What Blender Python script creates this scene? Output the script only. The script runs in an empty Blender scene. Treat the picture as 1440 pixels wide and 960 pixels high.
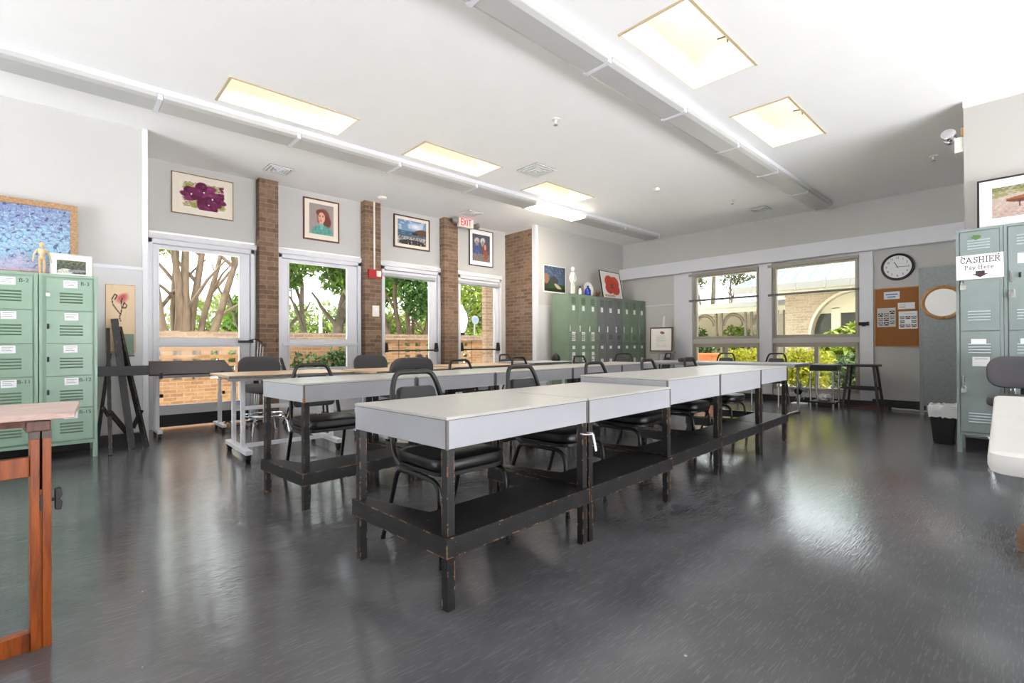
import bpy, bmesh, math, random
import numpy as np
from mathutils import Vector, Matrix
R = math.radians
C = bpy.context.scene.collection
rnd = random.Random(7)
npr = np.random.RandomState(11)

# ------------------------------------------------------------------ colour + materials
def s2l(c):
    return tuple((x/12.92 if x <= .04045 else ((x+.055)/1.055)**2.4) for x in c)
def rgb(r, g, b): return s2l((r/255, g/255, b/255))

def new_mat(name):
    m = bpy.data.materials.new(name); m.use_nodes = True
    nt = m.node_tree; b = nt.nodes['Principled BSDF']
    return m, nt, b
def N(nt, t, **kw):
    n = nt.nodes.new(t)
    for k, v in kw.items(): setattr(n, k, v)
    return n
def ramp(nt, fac, stops):
    r = N(nt, 'ShaderNodeValToRGB'); e = r.color_ramp.elements
    while len(e) < len(stops): e.new(.5)
    for i, (p, c) in enumerate(stops):
        e[i].position = p; e[i].color = (*c, 1)
    nt.links.new(fac, r.inputs[0]); return r.outputs[0]
def noise(nt, scale, detail=3, rough=.5, stretch=None, dist=0):
    tc = N(nt, 'ShaderNodeTexCoord'); n = N(nt, 'ShaderNodeTexNoise')
    n.inputs['Scale'].default_value = scale; n.inputs['Detail'].default_value = detail
    n.inputs['Roughness'].default_value = rough; n.inputs['Distortion'].default_value = dist
    if stretch:
        mp = N(nt, 'ShaderNodeMapping'); mp.inputs['Scale'].default_value = stretch
        nt.links.new(tc.outputs['Object'], mp.inputs[0]); nt.links.new(mp.outputs[0], n.inputs[0])
    else: nt.links.new(tc.outputs['Object'], n.inputs[0])
    return n.outputs[0]
def bump(nt, b, h, strength=.1, dist=.01):
    bp = N(nt, 'ShaderNodeBump'); bp.inputs['Strength'].default_value = strength
    bp.inputs['Distance'].default_value = dist
    nt.links.new(h, bp.inputs['Height']); nt.links.new(bp.outputs[0], b.inputs['Normal'])
def mat(name, c, rough=.5, metal=0, var=.06, scale=12, spec=.5, bmp=0, bscale=60, stretch=None, emit=None, es=0):
    m, nt, b = new_mat(name)
    lo = tuple(max(0, x*(1-var)) for x in c); hi = tuple(min(1, x*(1+var)) for x in c)
    nt.links.new(ramp(nt, noise(nt, scale, 3, .55, stretch), [(.3, lo), (.7, hi)]), b.inputs['Base Color'])
    b.inputs['Roughness'].default_value = rough; b.inputs['Metallic'].default_value = metal
    b.inputs['Specular IOR Level'].default_value = spec
    if bmp: bump(nt, b, noise(nt, bscale, 4, .6, stretch), bmp, .004)
    if emit:
        b.inputs['Emission Color'].default_value = (*emit, 1); b.inputs['Emission Strength'].default_value = es
    return m
def brick_mat(name, cols, mortar, bw=.205, bh=.067, ms=.007, rough=.85):
    m, nt, b = new_mat(name)
    tc = N(nt, 'ShaderNodeTexCoord'); sp = N(nt, 'ShaderNodeSeparateXYZ'); nt.links.new(tc.outputs['Object'], sp.inputs[0])
    ad = N(nt, 'ShaderNodeMath', operation='ADD'); nt.links.new(sp.outputs[0], ad.inputs[0]); nt.links.new(sp.outputs[1], ad.inputs[1])
    cb = N(nt, 'ShaderNodeCombineXYZ'); nt.links.new(ad.outputs[0], cb.inputs[0]); nt.links.new(sp.outputs[2], cb.inputs[1])
    br = N(nt, 'ShaderNodeTexBrick'); nt.links.new(cb.outputs[0], br.inputs[0])
    br.inputs['Scale'].default_value = 1; br.inputs['Brick Width'].default_value = bw; br.inputs['Row Height'].default_value = bh
    br.inputs['Mortar Size'].default_value = ms; br.inputs['Mortar Smooth'].default_value = .25; br.inputs['Bias'].default_value = 0
    br.inputs['Color1'].default_value = (*cols[0], 1); br.inputs['Color2'].default_value = (*cols[1], 1); br.inputs['Mortar'].default_value = (*mortar, 1)
    mx = N(nt, 'ShaderNodeMixRGB', blend_type='MULTIPLY'); mx.inputs[0].default_value = .8
    nt.links.new(br.outputs[0], mx.inputs[1])
    nt.links.new(ramp(nt, noise(nt, 22, 5, .65), [(.25, (.55, .5, .46)), (.5, (1, 1, 1)), (.8, (1.25, 1.2, 1.15))]), mx.inputs[2])
    nt.links.new(mx.outputs[0], b.inputs['Base Color']); b.inputs['Roughness'].default_value = rough
    iv = N(nt, 'ShaderNodeMath', operation='SUBTRACT'); iv.inputs[0].default_value = 1; nt.links.new(br.outputs['Fac'], iv.inputs[1])
    bump(nt, b, iv.outputs[0], .5, .006)
    return m
def wood_mat(name, dark, light, rough=.4, scale=(3, 3, .6), grain=14):
    m, nt, b = new_mat(name)
    n = noise(nt, grain, 6, .6, scale, .8)
    nt.links.new(ramp(nt, n, [(.3, dark), (.5, tuple((a+c)/2 for a, c in zip(dark, light))), (.7, light)]), b.inputs['Base Color'])
    b.inputs['Roughness'].default_value = rough
    return m
def worn_mat(name):                       # black paint with the wood showing where edges have been knocked
    m, nt, b = new_mat(name)
    bv = N(nt, 'ShaderNodeBevel'); bv.samples = 6; bv.inputs[0].default_value = .011
    ge = N(nt, 'ShaderNodeNewGeometry'); dp = N(nt, 'ShaderNodeVectorMath', operation='DOT_PRODUCT')
    nt.links.new(bv.outputs[0], dp.inputs[0]); nt.links.new(ge.outputs['True Normal'], dp.inputs[1])
    edge = N(nt, 'ShaderNodeMath', operation='LESS_THAN'); edge.inputs[1].default_value = .955
    nt.links.new(dp.outputs['Value'], edge.inputs[0])
    n1 = noise(nt, 16, 4, .7); th = N(nt, 'ShaderNodeMath', operation='GREATER_THAN'); th.inputs[1].default_value = .53
    nt.links.new(n1, th.inputs[0])
    mu = N(nt, 'ShaderNodeMath', operation='MULTIPLY'); nt.links.new(edge.outputs[0], mu.inputs[0]); nt.links.new(th.outputs[0], mu.inputs[1])
    sp = N(nt, 'ShaderNodeMath', operation='GREATER_THAN'); sp.inputs[1].default_value = .745
    nt.links.new(noise(nt, 70, 2, .5), sp.inputs[0])
    ad = N(nt, 'ShaderNodeMath', operation='MAXIMUM'); nt.links.new(mu.outputs[0], ad.inputs[0]); nt.links.new(sp.outputs[0], ad.inputs[1])
    mx = N(nt, 'ShaderNodeMixRGB'); nt.links.new(ad.outputs[0], mx.inputs[0])
    nt.links.new(ramp(nt, noise(nt, 9, 4, .6), [(.3, rgb(17, 16, 18)), (.75, rgb(42, 41, 43))]), mx.inputs[1])
    nt.links.new(ramp(nt, noise(nt, 30, 3), [(.35, rgb(120, 75, 40)), (.65, rgb(205, 160, 110))]), mx.inputs[2])
    nt.links.new(mx.outputs[0], b.inputs['Base Color']); b.inputs['Roughness'].default_value = .42
    return m
def attr_mat(name, rough=.6, spec=.3, trans=0):
    m, nt, b = new_mat(name)
    a = N(nt, 'ShaderNodeAttribute'); a.attribute_name = 'Col'
    nt.links.new(a.outputs['Color'], b.inputs['Base Color']); b.inputs['Roughness'].default_value = rough
    b.inputs['Specular IOR Level'].default_value = spec
    if trans:
        tr = N(nt, 'ShaderNodeBsdfTranslucent'); nt.links.new(a.outputs['Color'], tr.inputs[0])
        ms = N(nt, 'ShaderNodeMixShader'); ms.inputs[0].default_value = trans
        out = nt.nodes['Material Output']; nt.links.new(b.outputs[0], ms.inputs[1]); nt.links.new(tr.outputs[0], ms.inputs[2])
        nt.links.new(ms.outputs[0], out.inputs[0])
    return m
def glass_mat(name, tint=(1, 1, 1), refl=.06):
    m, nt, b = new_mat(name); nt.nodes.remove(b)
    t = N(nt, 'ShaderNodeBsdfTransparent'); t.inputs[0].default_value = (*tint, 1)
    g = N(nt, 'ShaderNodeBsdfGlossy'); g.inputs['Roughness'].default_value = .02
    lw = N(nt, 'ShaderNodeFresnel'); lw.inputs[0].default_value = 1.2
    ms = N(nt, 'ShaderNodeMixShader'); nt.links.new(lw.outputs[0], ms.inputs[0])
    nt.links.new(t.outputs[0], ms.inputs[1]); nt.links.new(g.outputs[0], ms.inputs[2])
    nt.links.new(ms.outputs[0], nt.nodes['Material Output'].inputs[0])
    return m
def floor_mat():
    m, nt, b = new_mat('black_sealed_floor')
    base = ramp(nt, noise(nt, 1.6, 6, .6), [(.3, rgb(78, 78, 81)), (.7, rgb(102, 102, 105))])
    hs = []
    for ang, sc, lo in ((.5, 10, .62), (-.35, 8, .63), (1.25, 12, .63), (2.2, 9, .64)):      # fine scratches in several directions
        tc = N(nt, 'ShaderNodeTexCoord'); mp = N(nt, 'ShaderNodeMapping'); mp.inputs['Rotation'].default_value = (0, 0, ang); mp.inputs['Scale'].default_value = (1, 14, 1)
        n = N(nt, 'ShaderNodeTexNoise'); n.inputs['Scale'].default_value = sc; n.inputs['Detail'].default_value = 2; n.inputs['Distortion'].default_value = .4
        nt.links.new(tc.outputs['Object'], mp.inputs[0]); nt.links.new(mp.outputs[0], n.inputs[0])
        r = N(nt, 'ShaderNodeMapRange'); r.inputs[1].default_value = lo; r.inputs[2].default_value = lo+.05; nt.links.new(n.outputs[0], r.inputs[0]); hs.append((n.outputs[0], r.outputs[0]))
    mxs = hs[0][1]
    for _, h in hs[1:]:
        q = N(nt, 'ShaderNodeMath', operation='MAXIMUM'); nt.links.new(mxs, q.inputs[0]); nt.links.new(h, q.inputs[1]); mxs = q.outputs[0]
    spk = N(nt, 'ShaderNodeMath', operation='GREATER_THAN'); spk.inputs[1].default_value = .84; nt.links.new(noise(nt, 34, 1, .3), spk.inputs[0])
    k = N(nt, 'ShaderNodeMath', operation='MULTIPLY'); k.inputs[1].default_value = .13; nt.links.new(mxs, k.inputs[0])
    k2 = N(nt, 'ShaderNodeMath', operation='MAXIMUM'); nt.links.new(k.outputs[0], k2.inputs[0]); nt.links.new(spk.outputs[0], k2.inputs[1])
    mx = N(nt, 'ShaderNodeMixRGB'); nt.links.new(k2.outputs[0], mx.inputs[0]); nt.links.new(base, mx.inputs[1]); mx.inputs[2].default_value = (*rgb(165, 165, 165), 1)
    nt.links.new(mx.outputs[0], b.inputs['Base Color'])
    nt.links.new(ramp(nt, noise(nt, 3, 5, .65), [(.3, (.05,)*3), (.75, (.11,)*3)]), b.inputs['Roughness'])
    b.inputs['Specular IOR Level'].default_value = .85
    s1 = N(nt, 'ShaderNodeMath', operation='ADD'); nt.links.new(hs[0][0], s1.inputs[0]); nt.links.new(hs[1][0], s1.inputs[1])
    s2 = N(nt, 'ShaderNodeMath', operation='ADD'); nt.links.new(s1.outputs[0], s2.inputs[0]); nt.links.new(hs[2][0], s2.inputs[1])
    bump(nt, b, s2.outputs[0], .10, .006)
    return m

M = {}
M['wall'] = mat('light_grey_wall_paint', rgb(194, 193, 190), .7, var=.012, scale=2, bmp=.03, bscale=90)
M['wall_taupe'] = mat('taupe_wall_paint', rgb(180, 177, 172), .7, var=.012, scale=2)
M['wall_white'] = mat('white_wall_panel', rgb(208, 208, 210), .55, var=.012, scale=3)
M['trim'] = mat('white_gloss_trim', rgb(220, 221, 226), .35, var=.012, scale=4)
M['ceil'] = mat('white_textured_ceiling', rgb(248, 248, 247), .85, var=.01, scale=3, bmp=.12, bscale=28)
M['shaft'] = mat('cream_skylight_shaft', rgb(250, 244, 232), .8, var=.02, scale=2)
M['floor'] = floor_mat()
M['edge_tan'] = mat('tan_skylight_edge', rgb(206, 188, 156), .6, var=.04)
M['brick'] = brick_mat('brown_brick', (rgb(140, 112, 90), rgb(108, 84, 66)), rgb(140, 124, 108))
M['brick_out'] = brick_mat('sandy_brick', (rgb(134, 98, 64), rgb(112, 76, 46)), rgb(132, 110, 84))
M['brick_pale'] = brick_mat('pale_cream_brick', (rgb(164, 150, 128), rgb(146, 128, 104)), rgb(164, 152, 134))
M['black_base'] = mat('black_rubber_base', rgb(34, 33, 34), .5, var=.15)
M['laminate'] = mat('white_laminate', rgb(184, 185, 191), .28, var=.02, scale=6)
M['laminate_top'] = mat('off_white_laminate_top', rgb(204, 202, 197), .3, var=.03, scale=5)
M['seam'] = mat('grey_laminate_edge', rgb(120, 116, 110), .5, var=.2, scale=30)
M['worn'] = worn_mat('worn_black_paint')
M['vinyl'] = mat('black_vinyl', rgb(26, 26, 28), .32, var=.1, bmp=.05, bscale=140)
M['vinyl_back'] = mat('charcoal_vinyl', rgb(52, 52, 56), .45, var=.06, bmp=.05, bscale=160)
M['black_metal'] = mat('black_enamel_tube', rgb(19, 19, 21), .3, var=.2, scale=30)
M['chip_metal'] = mat('scuffed_black_tube', rgb(38, 37, 38), .4, var=.3, scale=40)
M['fabric'] = mat('grey_office_fabric', rgb(78, 76, 78), .9, var=.12, scale=160, bmp=.15, bscale=220)
M['chrome'] = mat('chrome', rgb(215, 215, 218), .12, 1, .03)
M['steel'] = mat('brushed_steel', rgb(170, 170, 172), .35, 1, .06)
M['black'] = mat('black_plastic', rgb(18, 18, 20), .45, var=.15)
M['white_metal'] = mat('white_powder_coat', rgb(228, 229, 234), .4, var=.03)
M['beige_top'] = wood_mat('pale_wood_laminate', rgb(206, 168, 128), rgb(224, 190, 152), .4, (1, 6, 6), 5)
M['dark_board'] = mat('dark_brown_board', rgb(66, 50, 46), .75, var=.08)
M['orange_wood'] = wood_mat('orange_stained_wood', rgb(112, 46, 0), rgb(188, 92, 8), .42, (6, 6, .7), 7)
M['pink_glare_wood'] = wood_mat('pale_wood_pink_glare', rgb(196, 160, 146), rgb(232, 206, 196), .4, (.8, 8, 8), 8)  # pinkish-white glare of the tabletop put into the wood colour
M['brown_wood'] = wood_mat('brown_block_wood', rgb(84, 50, 38), rgb(128, 80, 62), .45)
M['tan_wood'] = wood_mat('tan_wood', rgb(170, 120, 72), rgb(205, 158, 106), .5)
M['oak'] = wood_mat('carved_oak_frame', rgb(140, 106, 74), rgb(186, 150, 112), .5, (6, 6, 6), 9)
M['walnut'] = wood_mat('dark_walnut_frame', rgb(60, 38, 28), rgb(92, 60, 44), .4)
M['redwood'] = wood_mat('red_brown_frame', rgb(92, 50, 30), rgb(130, 78, 52), .4)
M['gold'] = mat('thin_gold_frame', rgb(150, 124, 76), .35, .6, .1)
M['frame_black'] = mat('black_frame', rgb(40, 32, 36), .35)
M['frame_white'] = mat('white_frame', rgb(236, 234, 230), .4, var=.01)
M['mat_cream'] = mat('cream_mat_board', rgb(232, 222, 208), .8, var=.01)
M['mat_white'] = mat('white_mat_board', rgb(240, 240, 240), .8, var=.01)
M['green'] = mat('pale_green_locker_enamel', rgb(144, 172, 152), .28, var=.05, scale=5)
M['green_dark'] = mat('dark_grey_green', rgb(92, 116, 92), .4, var=.05)  # darker grey-green, on louvers and a small panel
M['green_far'] = mat('sage_green_locker_enamel', rgb(116, 136, 116), .3, var=.06, scale=5)
M['grey_far'] = mat('dark_grey_locker_enamel', rgb(112, 114, 116), .3, var=.06, scale=5)
M['grey_lock'] = mat('blue_grey_locker_enamel', rgb(134, 145, 143), .25, var=.04, scale=5)
M['grey_panel'] = mat('speckled_blue_grey_steel', rgb(134, 142, 144), .35, var=.1, scale=26)
M['louver'] = mat('locker_louver_slot', rgb(74, 92, 72), .5, var=.1)
M['louver_grey'] = mat('pale_louver_ridge', rgb(176, 188, 190), .25, var=.04)
M['paper'] = mat('white_paper', rgb(238, 238, 240), .8, var=.01)
M['paper_grey'] = mat('grey_print_paper', rgb(205, 203, 200), .8, var=.03)
M['ink'] = mat('black_ink', rgb(40, 38, 40), .7)
M['ink_grey'] = mat('grey_ink', rgb(130, 130, 134), .7)
M['ink_blue'] = mat('blue_ink', rgb(90, 130, 190), .7)
M['ink_brown'] = mat('dark_brown_ink', rgb(66, 46, 48), .7)
M['cork'] = mat('brown_cork', rgb(158, 104, 58), .9, var=.16, scale=120)
M['red'] = mat('red_alarm_enamel', rgb(176, 28, 34), .35)
M['sign_red'] = mat('red_sign_letter', rgb(238, 40, 44), .5, emit=rgb(238, 30, 36), es=.35)
M['cream_plastic'] = mat('cream_plastic', rgb(232, 228, 218), .45, var=.02)
M['lens'] = mat('grey_prismatic_lens', rgb(188, 188, 186), .35, var=.02, scale=3, bmp=.05, bscale=300)
M['lens_lit'] = mat('lit_fluorescent_lens', rgb(255, 246, 228), .4, emit=rgb(255, 240, 216), es=13)
M['vent'] = mat('white_vent_enamel', rgb(226, 228, 228), .5, var=.02)
M['vent_dark'] = mat('vent_gap', rgb(120, 124, 126), .7)
M['glass'] = glass_mat('clear_window_glass', (.86, .88, .87))
M['mirror'] = mat('mirror_glass', (.9, .9, .88), .03, 1, .01)
M['alu'] = mat('taupe_window_frame', rgb(168, 160, 146), .4, var=.03)
M['blind'] = mat('grey_blind_slats', rgb(170, 175, 178), .4, var=.06)
M['blind_dark'] = mat('dark_blind_rail', rgb(112, 118, 120), .35, var=.06)
M['blue_glass'] = mat('cobalt_blue_glass', rgb(28, 52, 150), .1)
M['plaster'] = mat('white_plaster', rgb(232, 230, 224), .6, var=.03)
M['liner'] = mat('white_bin_liner', rgb(226, 226, 228), .35, var=.05, bmp=.4, bscale=40)
M['mann'] = wood_mat('pale_mannequin_wood', rgb(206, 170, 120), rgb(232, 202, 158), .45)
M['leaf'] = attr_mat('tree_leaf', .55, .25, .35)
M['bark'] = mat('tan_smooth_bark', rgb(98, 80, 62), .85, var=.25, scale=6, bmp=.2, bscale=18, stretch=(3, 3, .7))
M['bark_dark'] = mat('grey_brown_bark', rgb(88, 78, 64), .9, var=.3, scale=6, bmp=.3, bscale=18)
M['paving'] = mat('sandy_paving', rgb(226, 222, 212), .8, var=.08, scale=3)
M['grass'] = mat('dry_lawn', rgb(150, 150, 70), .95, var=.3, scale=20)
M['soil'] = mat('brown_soil', rgb(110, 86, 62), .95, var=.3)
M['roof'] = mat('pale_green_copper_roof', rgb(92, 110, 104), .5, var=.05, scale=4)
M['gutter'] = mat('off_white_gutter', rgb(135, 132, 124), .6, var=.02)
M['soffit'] = mat('cream_soffit', rgb(196, 187, 164), .7, var=.02)
M['window_dark'] = mat('dark_window_glass', rgb(70, 72, 66), .1)
M['bronze'] = mat('brown_bronze_post', rgb(92, 80, 64), .5, var=.1)
M['terracotta'] = mat('terracotta', rgb(196, 104, 56), .7, var=.1)
M['lamp_white'] = mat('white_lamp_globe', rgb(244, 244, 246), .3, var=.01)
M['paint'] = attr_mat('picture_print', .55, .3)
M['rubber'] = mat('tan_rubber_foot', rgb(150, 118, 94), .6, var=.12)
M['rust'] = wood_mat('bare_chipped_wood', rgb(150, 84, 40), rgb(200, 140, 84), .7)
M['red_wire'] = mat('dull_red_cord', rgb(130, 72, 70), .5)
M['white_wire'] = mat('pale_cord', rgb(190, 186, 176), .5)
M['lock_brass'] = mat('silver_padlock', rgb(196, 196, 190), .25, .9)
M['fan_grey'] = mat('grey_fan_plastic', rgb(150, 152, 154), .4)

# ------------------------------------------------------------------ mesh builder
class MB:
    def __init__(s): s.b = bmesh.new(); s.k = 0
    def _f(s, vs):
        try:
            f = s.b.faces.new(vs); f.material_index = s.k; return f
        except ValueError: return None
    def mi(s, k): s.k = k; return s
    def box(s, x0, x1, y0, y1, z0, z1, T=None):
        p = [Vector(q) for q in ((x0,y0,z0),(x1,y0,z0),(x1,y1,z0),(x0,y1,z0),(x0,y0,z1),(x1,y0,z1),(x1,y1,z1),(x0,y1,z1))]
        if T: p = [T @ q for q in p]
        v = [s.b.verts.new(q) for q in p]
        for a in ((3,2,1,0),(4,5,6,7),(0,1,5,4),(1,2,6,5),(2,3,7,6),(3,0,4,7)): s._f([v[i] for i in a])
        return s
    def cbox(s, c, d, rz=0, rx=0, ry=0):
        T = Matrix.Translation(c) @ Matrix.Rotation(rz, 4, 'Z') @ Matrix.Rotation(ry, 4, 'Y') @ Matrix.Rotation(rx, 4, 'X')
        return s.box(-d[0]/2, d[0]/2, -d[1]/2, d[1]/2, -d[2]/2, d[2]/2, T)
    def tube(s, pts, r, n=10, closed=False, cap=True):
        pts = [Vector(p) for p in pts]; rs = r if isinstance(r, (list, tuple)) else [r]*len(pts)
        rings = []; ref = None; m = len(pts)
        for i, p in enumerate(pts):
            a = pts[(i-1) % m] if (closed or i > 0) else p
            c = pts[(i+1) % m] if (closed or i < m-1) else p
            t = (c-a).normalized()
            if ref is None:
                ref = t.orthogonal().normalized()
            ref = (ref - t*ref.dot(t)).normalized(); q = t.cross(ref)
            rings.append([s.b.verts.new(p + (ref*math.cos(2*math.pi*k/n) + q*math.sin(2*math.pi*k/n))*rs[i]) for k in range(n)])
        for i in range(m if closed else m-1):
            A, B = rings[i], rings[(i+1) % m]
            for k in range(n): s._f([A[k], A[(k+1) % n], B[(k+1) % n], B[k]])
        if cap and not closed:
            s._f(rings[0][::-1]); s._f(rings[-1])
        return s
    def bar(s, a, b, w, d=None, up=(0, 0, 1)):          # rectangular bar from a to b
        a, b = Vector(a), Vector(b); d = d or w; t = (b-a).normalized(); u = Vector(up)
        if abs(t.dot(u)) > .98: u = Vector((0, 1, 0))
        x = t.cross(u).normalized(); y = x.cross(t)
        v = [s.b.verts.new(p + x*sx*w/2 + y*sy*d/2) for p in (a, b) for sx, sy in ((-1,-1),(1,-1),(1,1),(-1,1))]
        for q in ((3,2,1,0),(4,5,6,7),(0,1,5,4),(1,2,6,5),(2,3,7,6),(3,0,4,7)): s._f([v[i] for i in q])
        return s
    def lathe(s, prof, n=20, c=(0, 0, 0), T=None):
        c = Vector(c); rings = []
        for r, z in prof:
            row = [Vector((r*math.cos(2*math.pi*k/n), r*math.sin(2*math.pi*k/n), z)) for k in range(n)]
            rings.append([s.b.verts.new((T @ q if T else q) + c) for q in row])
        for A, B in zip(rings, rings[1:]):
            for k in range(n): s._f([A[k], A[(k+1) % n], B[(k+1) % n], B[k]])
        s._f(rings[0][::-1]); s._f(rings[-1]); return s
    def prism(s, poly, T, d):                              # polygon in local xy extruded along local z
        A = [s.b.verts.new(T @ Vector((x, y, 0))) for x, y in poly]; B = [s.b.verts.new(T @ Vector((x, y, d))) for x, y in poly]
        s._f(A[::-1]); s._f(B); n = len(poly)
        for i in range(n): s._f([A[i], A[(i+1) % n], B[(i+1) % n], B[i]])
        return s
    def cushion(s, w, d, h, r, T=None, crown=.012, e=.02, n=5):   # rounded-rectangle pad, base at z=0
        def ring(ins, z):
            ww, dd, rr = w/2-ins, d/2-ins, max(r-ins, .004); out = []
            for cx, cy, a0 in ((ww-rr, dd-rr, 0), (-ww+rr, dd-rr, 90), (-ww+rr, -dd+rr, 180), (ww-rr, -dd+rr, 270)):
                for k in range(n+1):
                    a = R(a0 + 90*k/n); out.append(Vector((cx+rr*math.cos(a), cy+rr*math.sin(a), z)))
            return out
        L = [(e*.7, 0), (e*.15, e*.35), (0, e*.8), (0, h-e), (e*.3, h-e*.3), (e, h), (min(w, d)*.2, h+crown*.7), (min(w, d)*.36, h+crown)]
        rings = [[s.b.verts.new(T @ q if T else q) for q in ring(i, z)] for i, z in L]
        for A, B in zip(rings, rings[1:]):
            m = len(A)
            for k in range(m): s._f([A[k], A[(k+1) % m], B[(k+1) % m], B[k]])
        s._f(rings[0][::-1]); s._f(rings[-1]); return s
    def sphere(s, c, r, n=12, m=8, sc=(1, 1, 1)):
        prof = [(max(.0005, math.sin(math.pi*i/m))*r, -math.cos(math.pi*i/m)*r) for i in range(m+1)]
        return s.lathe(prof, n, c, Matrix.Diagonal((*sc, 1)))
    def build(s, name, m, parent=None, smooth=False, bev=0, seg=2):
        me = bpy.data.meshes.new(name); bmesh.ops.recalc_face_normals(s.b, faces=s.b.faces); s.b.to_mesh(me); s.b.free()
        for x in (m if isinstance(m, (list, tuple)) else [m]): me.materials.append(x)
        if smooth:
            for p in me.polygons: p.use_smooth = True
            try: me.set_sharp_from_angle(angle=R(42))
            except Exception: pass
        o = bpy.data.objects.new(name, me); C.objects.link(o)
        if parent: o.parent = parent
        if bev:
            b = o.modifiers.new('bevel', 'BEVEL'); b.width = bev; b.segments = seg; b.limit_method = 'ANGLE'; b.angle_limit = R(40)
        return o
def tag(o, label, cat, group=None):
    o['label'] = label; o['category'] = cat
    if group: o['group'] = group
    return o
def thing(name, label, cat, loc=(0, 0, 0), rz=0, group=None):
    o = bpy.data.objects.new(name, None); C.objects.link(o); o.empty_display_size = .1
    o.location = loc; o.rotation_euler = (0, 0, rz); return tag(o, label, cat, group)
def struct(name, mb, m, parent=None, label=None, **kw):
    o = mb.build(name, m, parent, **kw)
    if not parent:
        o['kind'] = 'structure'
        if label: o['label'] = label
    return o
def sroot(name, label):
    o = bpy.data.objects.new(name, None); C.objects.link(o); o['kind'] = 'structure'; o['label'] = label; return o
def dup(root, loc, rz, label, group=None):
    r = root.copy(); C.objects.link(r); r.location = loc; r.rotation_euler = (0, 0, rz); r['label'] = label
    if group: r['group'] = group
    for ch in list(root.children):
        c = ch.copy(); C.objects.link(c); c.parent = r
        for g in list(ch.children):
            d = g.copy(); C.objects.link(d); d.parent = c
    return r
def bend(pts, r=.05, n=5):                                # round the corners of a polyline
    pts = [Vector(p) for p in pts]; out = [pts[0]]
    for a, b, c in zip(pts, pts[1:], pts[2:]):
        u, w = (a-b), (c-b); k = min(r, u.length*.49, w.length*.49); p, q = b+u.normalized()*k, b+w.normalized()*k
        for i in range(n+1):
            t = i/n; out.append(p*(1-t)**2 + b*2*t*(1-t) + q*t*t)
    out.append(pts[-1]); return out
def text_polys(mb, s, size, T, d=.0008, align='CENTER'):
    cu = bpy.data.curves.new('lettering', 'FONT'); cu.body = s; cu.size = size; cu.align_x = align; cu.align_y = 'CENTER'; cu.extrude = 0
    o = bpy.data.objects.new('lettering', cu); C.objects.link(o)
    dg = bpy.context.evaluated_depsgraph_get(); me = o.evaluated_get(dg).to_mesh()
    vs = [mb.b.verts.new(T @ (v.co + Vector((0, 0, d)))) for v in me.vertices]
    for p in me.polygons: mb._f([vs[i] for i in p.vertices])
    o.evaluated_get(dg).to_mesh_clear(); bpy.data.objects.remove(o); bpy.data.curves.remove(cu); return mb
def strokes(mb, lines, T, w, d=.0008):                     # lettering or drawing from flat strokes in local xy
    for ln in lines:
        for i, ((ax, ay), (bx, by)) in enumerate(zip(ln, ln[1:])):
            dx, dy = bx-ax, by-ay; L = math.hypot(dx, dy) or 1; nx, ny = -dy/L*w/2, dx/L*w/2; ex, ey = dx/L*w*.3, dy/L*w*.3
            dd = d + (i % 2)*.00015
            q = [(ax-ex+nx, ay-ey+ny), (ax-ex-nx, ay-ey-ny), (bx+ex-nx, by+ey-ny), (bx+ex+nx, by+ey+ny)]
            mb._f([mb.b.verts.new(T @ Vector((x, y, dd))) for x, y in q])
    return mb
def face(loc, axis):      # frame for flat work: local x = across as seen from the front, local y = up, local z = out of the face
    if axis == '-Y': m = Matrix(((1,0,0),(0,0,-1),(0,1,0)))
    elif axis == '-X': m = Matrix(((0,0,-1),(-1,0,0),(0,1,0)))
    return Matrix.Translation(loc) @ m.to_4x4()
def sl(a): a = np.clip(a, 0, 1); return np.where(a <= .04045, a/12.92, ((a+.055)/1.055)**2.4)
def canvas(name, w, h, nx, ny, fn, T, parent):             # picture: fine grid coloured by a drawing function
    u, v = np.meshgrid(np.linspace(0, 1, nx), np.linspace(0, 1, ny)); col = fn(u, v)
    mesh = bpy.data.meshes.new(name)
    P = [T @ Vector(((a-.5)*w, (b-.5)*h, 0)) for a, b in zip(u.ravel(), v.ravel())]
    F = [(j*nx+i, j*nx+i+1, (j+1)*nx+i+1, (j+1)*nx+i) for j in range(ny-1) for i in range(nx-1)]
    mesh.from_pydata(P, [], F)
    ca = mesh.color_attributes.new('Col', 'FLOAT_COLOR', 'POINT')
    rgba = np.concatenate([sl(col.reshape(-1, 3)/255.), np.ones((nx*ny, 1))], 1).astype(np.float32)
    ca.data.foreach_set('color', rgba.ravel()); mesh.materials.append(M['paint'])
    o = bpy.data.objects.new(name, mesh); C.objects.link(o)
    if parent: o.parent = parent
    return o
# drawing helpers on numpy grids
def blank(u, c): return np.ones(u.shape+(3,))*np.array(c, float)
def mixc(im, m, c): m = np.clip(m, 0, 1)[..., None]; return im*(1-m)+np.array(c, float)*m
def ell(u, v, cx, cy, rx, ry, a=0, s=.12):
    ca, sa = math.cos(a), math.sin(a); x, y = u-cx, v-cy; d = np.hypot((x*ca+y*sa)/rx, (-x*sa+y*ca)/ry)
    return np.clip((1-d)/s, 0, 1)
def fnoise(u, v, f, seed):
    r = np.random.RandomState(seed); o = np.zeros(u.shape)
    for k in range(9):
        a = r.rand()*6.28; ff = f*(.5+r.rand()*1.6); o += np.sin((u*math.cos(a)+v*math.sin(a))*ff*6.28+r.rand()*6.28)
    return o/9*1.6
WORLD, SUN, EXPO, UPLIGHT = 1.9, 5.0, 1.52, 11.2
OA, OB = (2.8, 4.9, 2.0), (0.3, 6.4)  # extents of the added openings that light the ceiling
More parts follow.
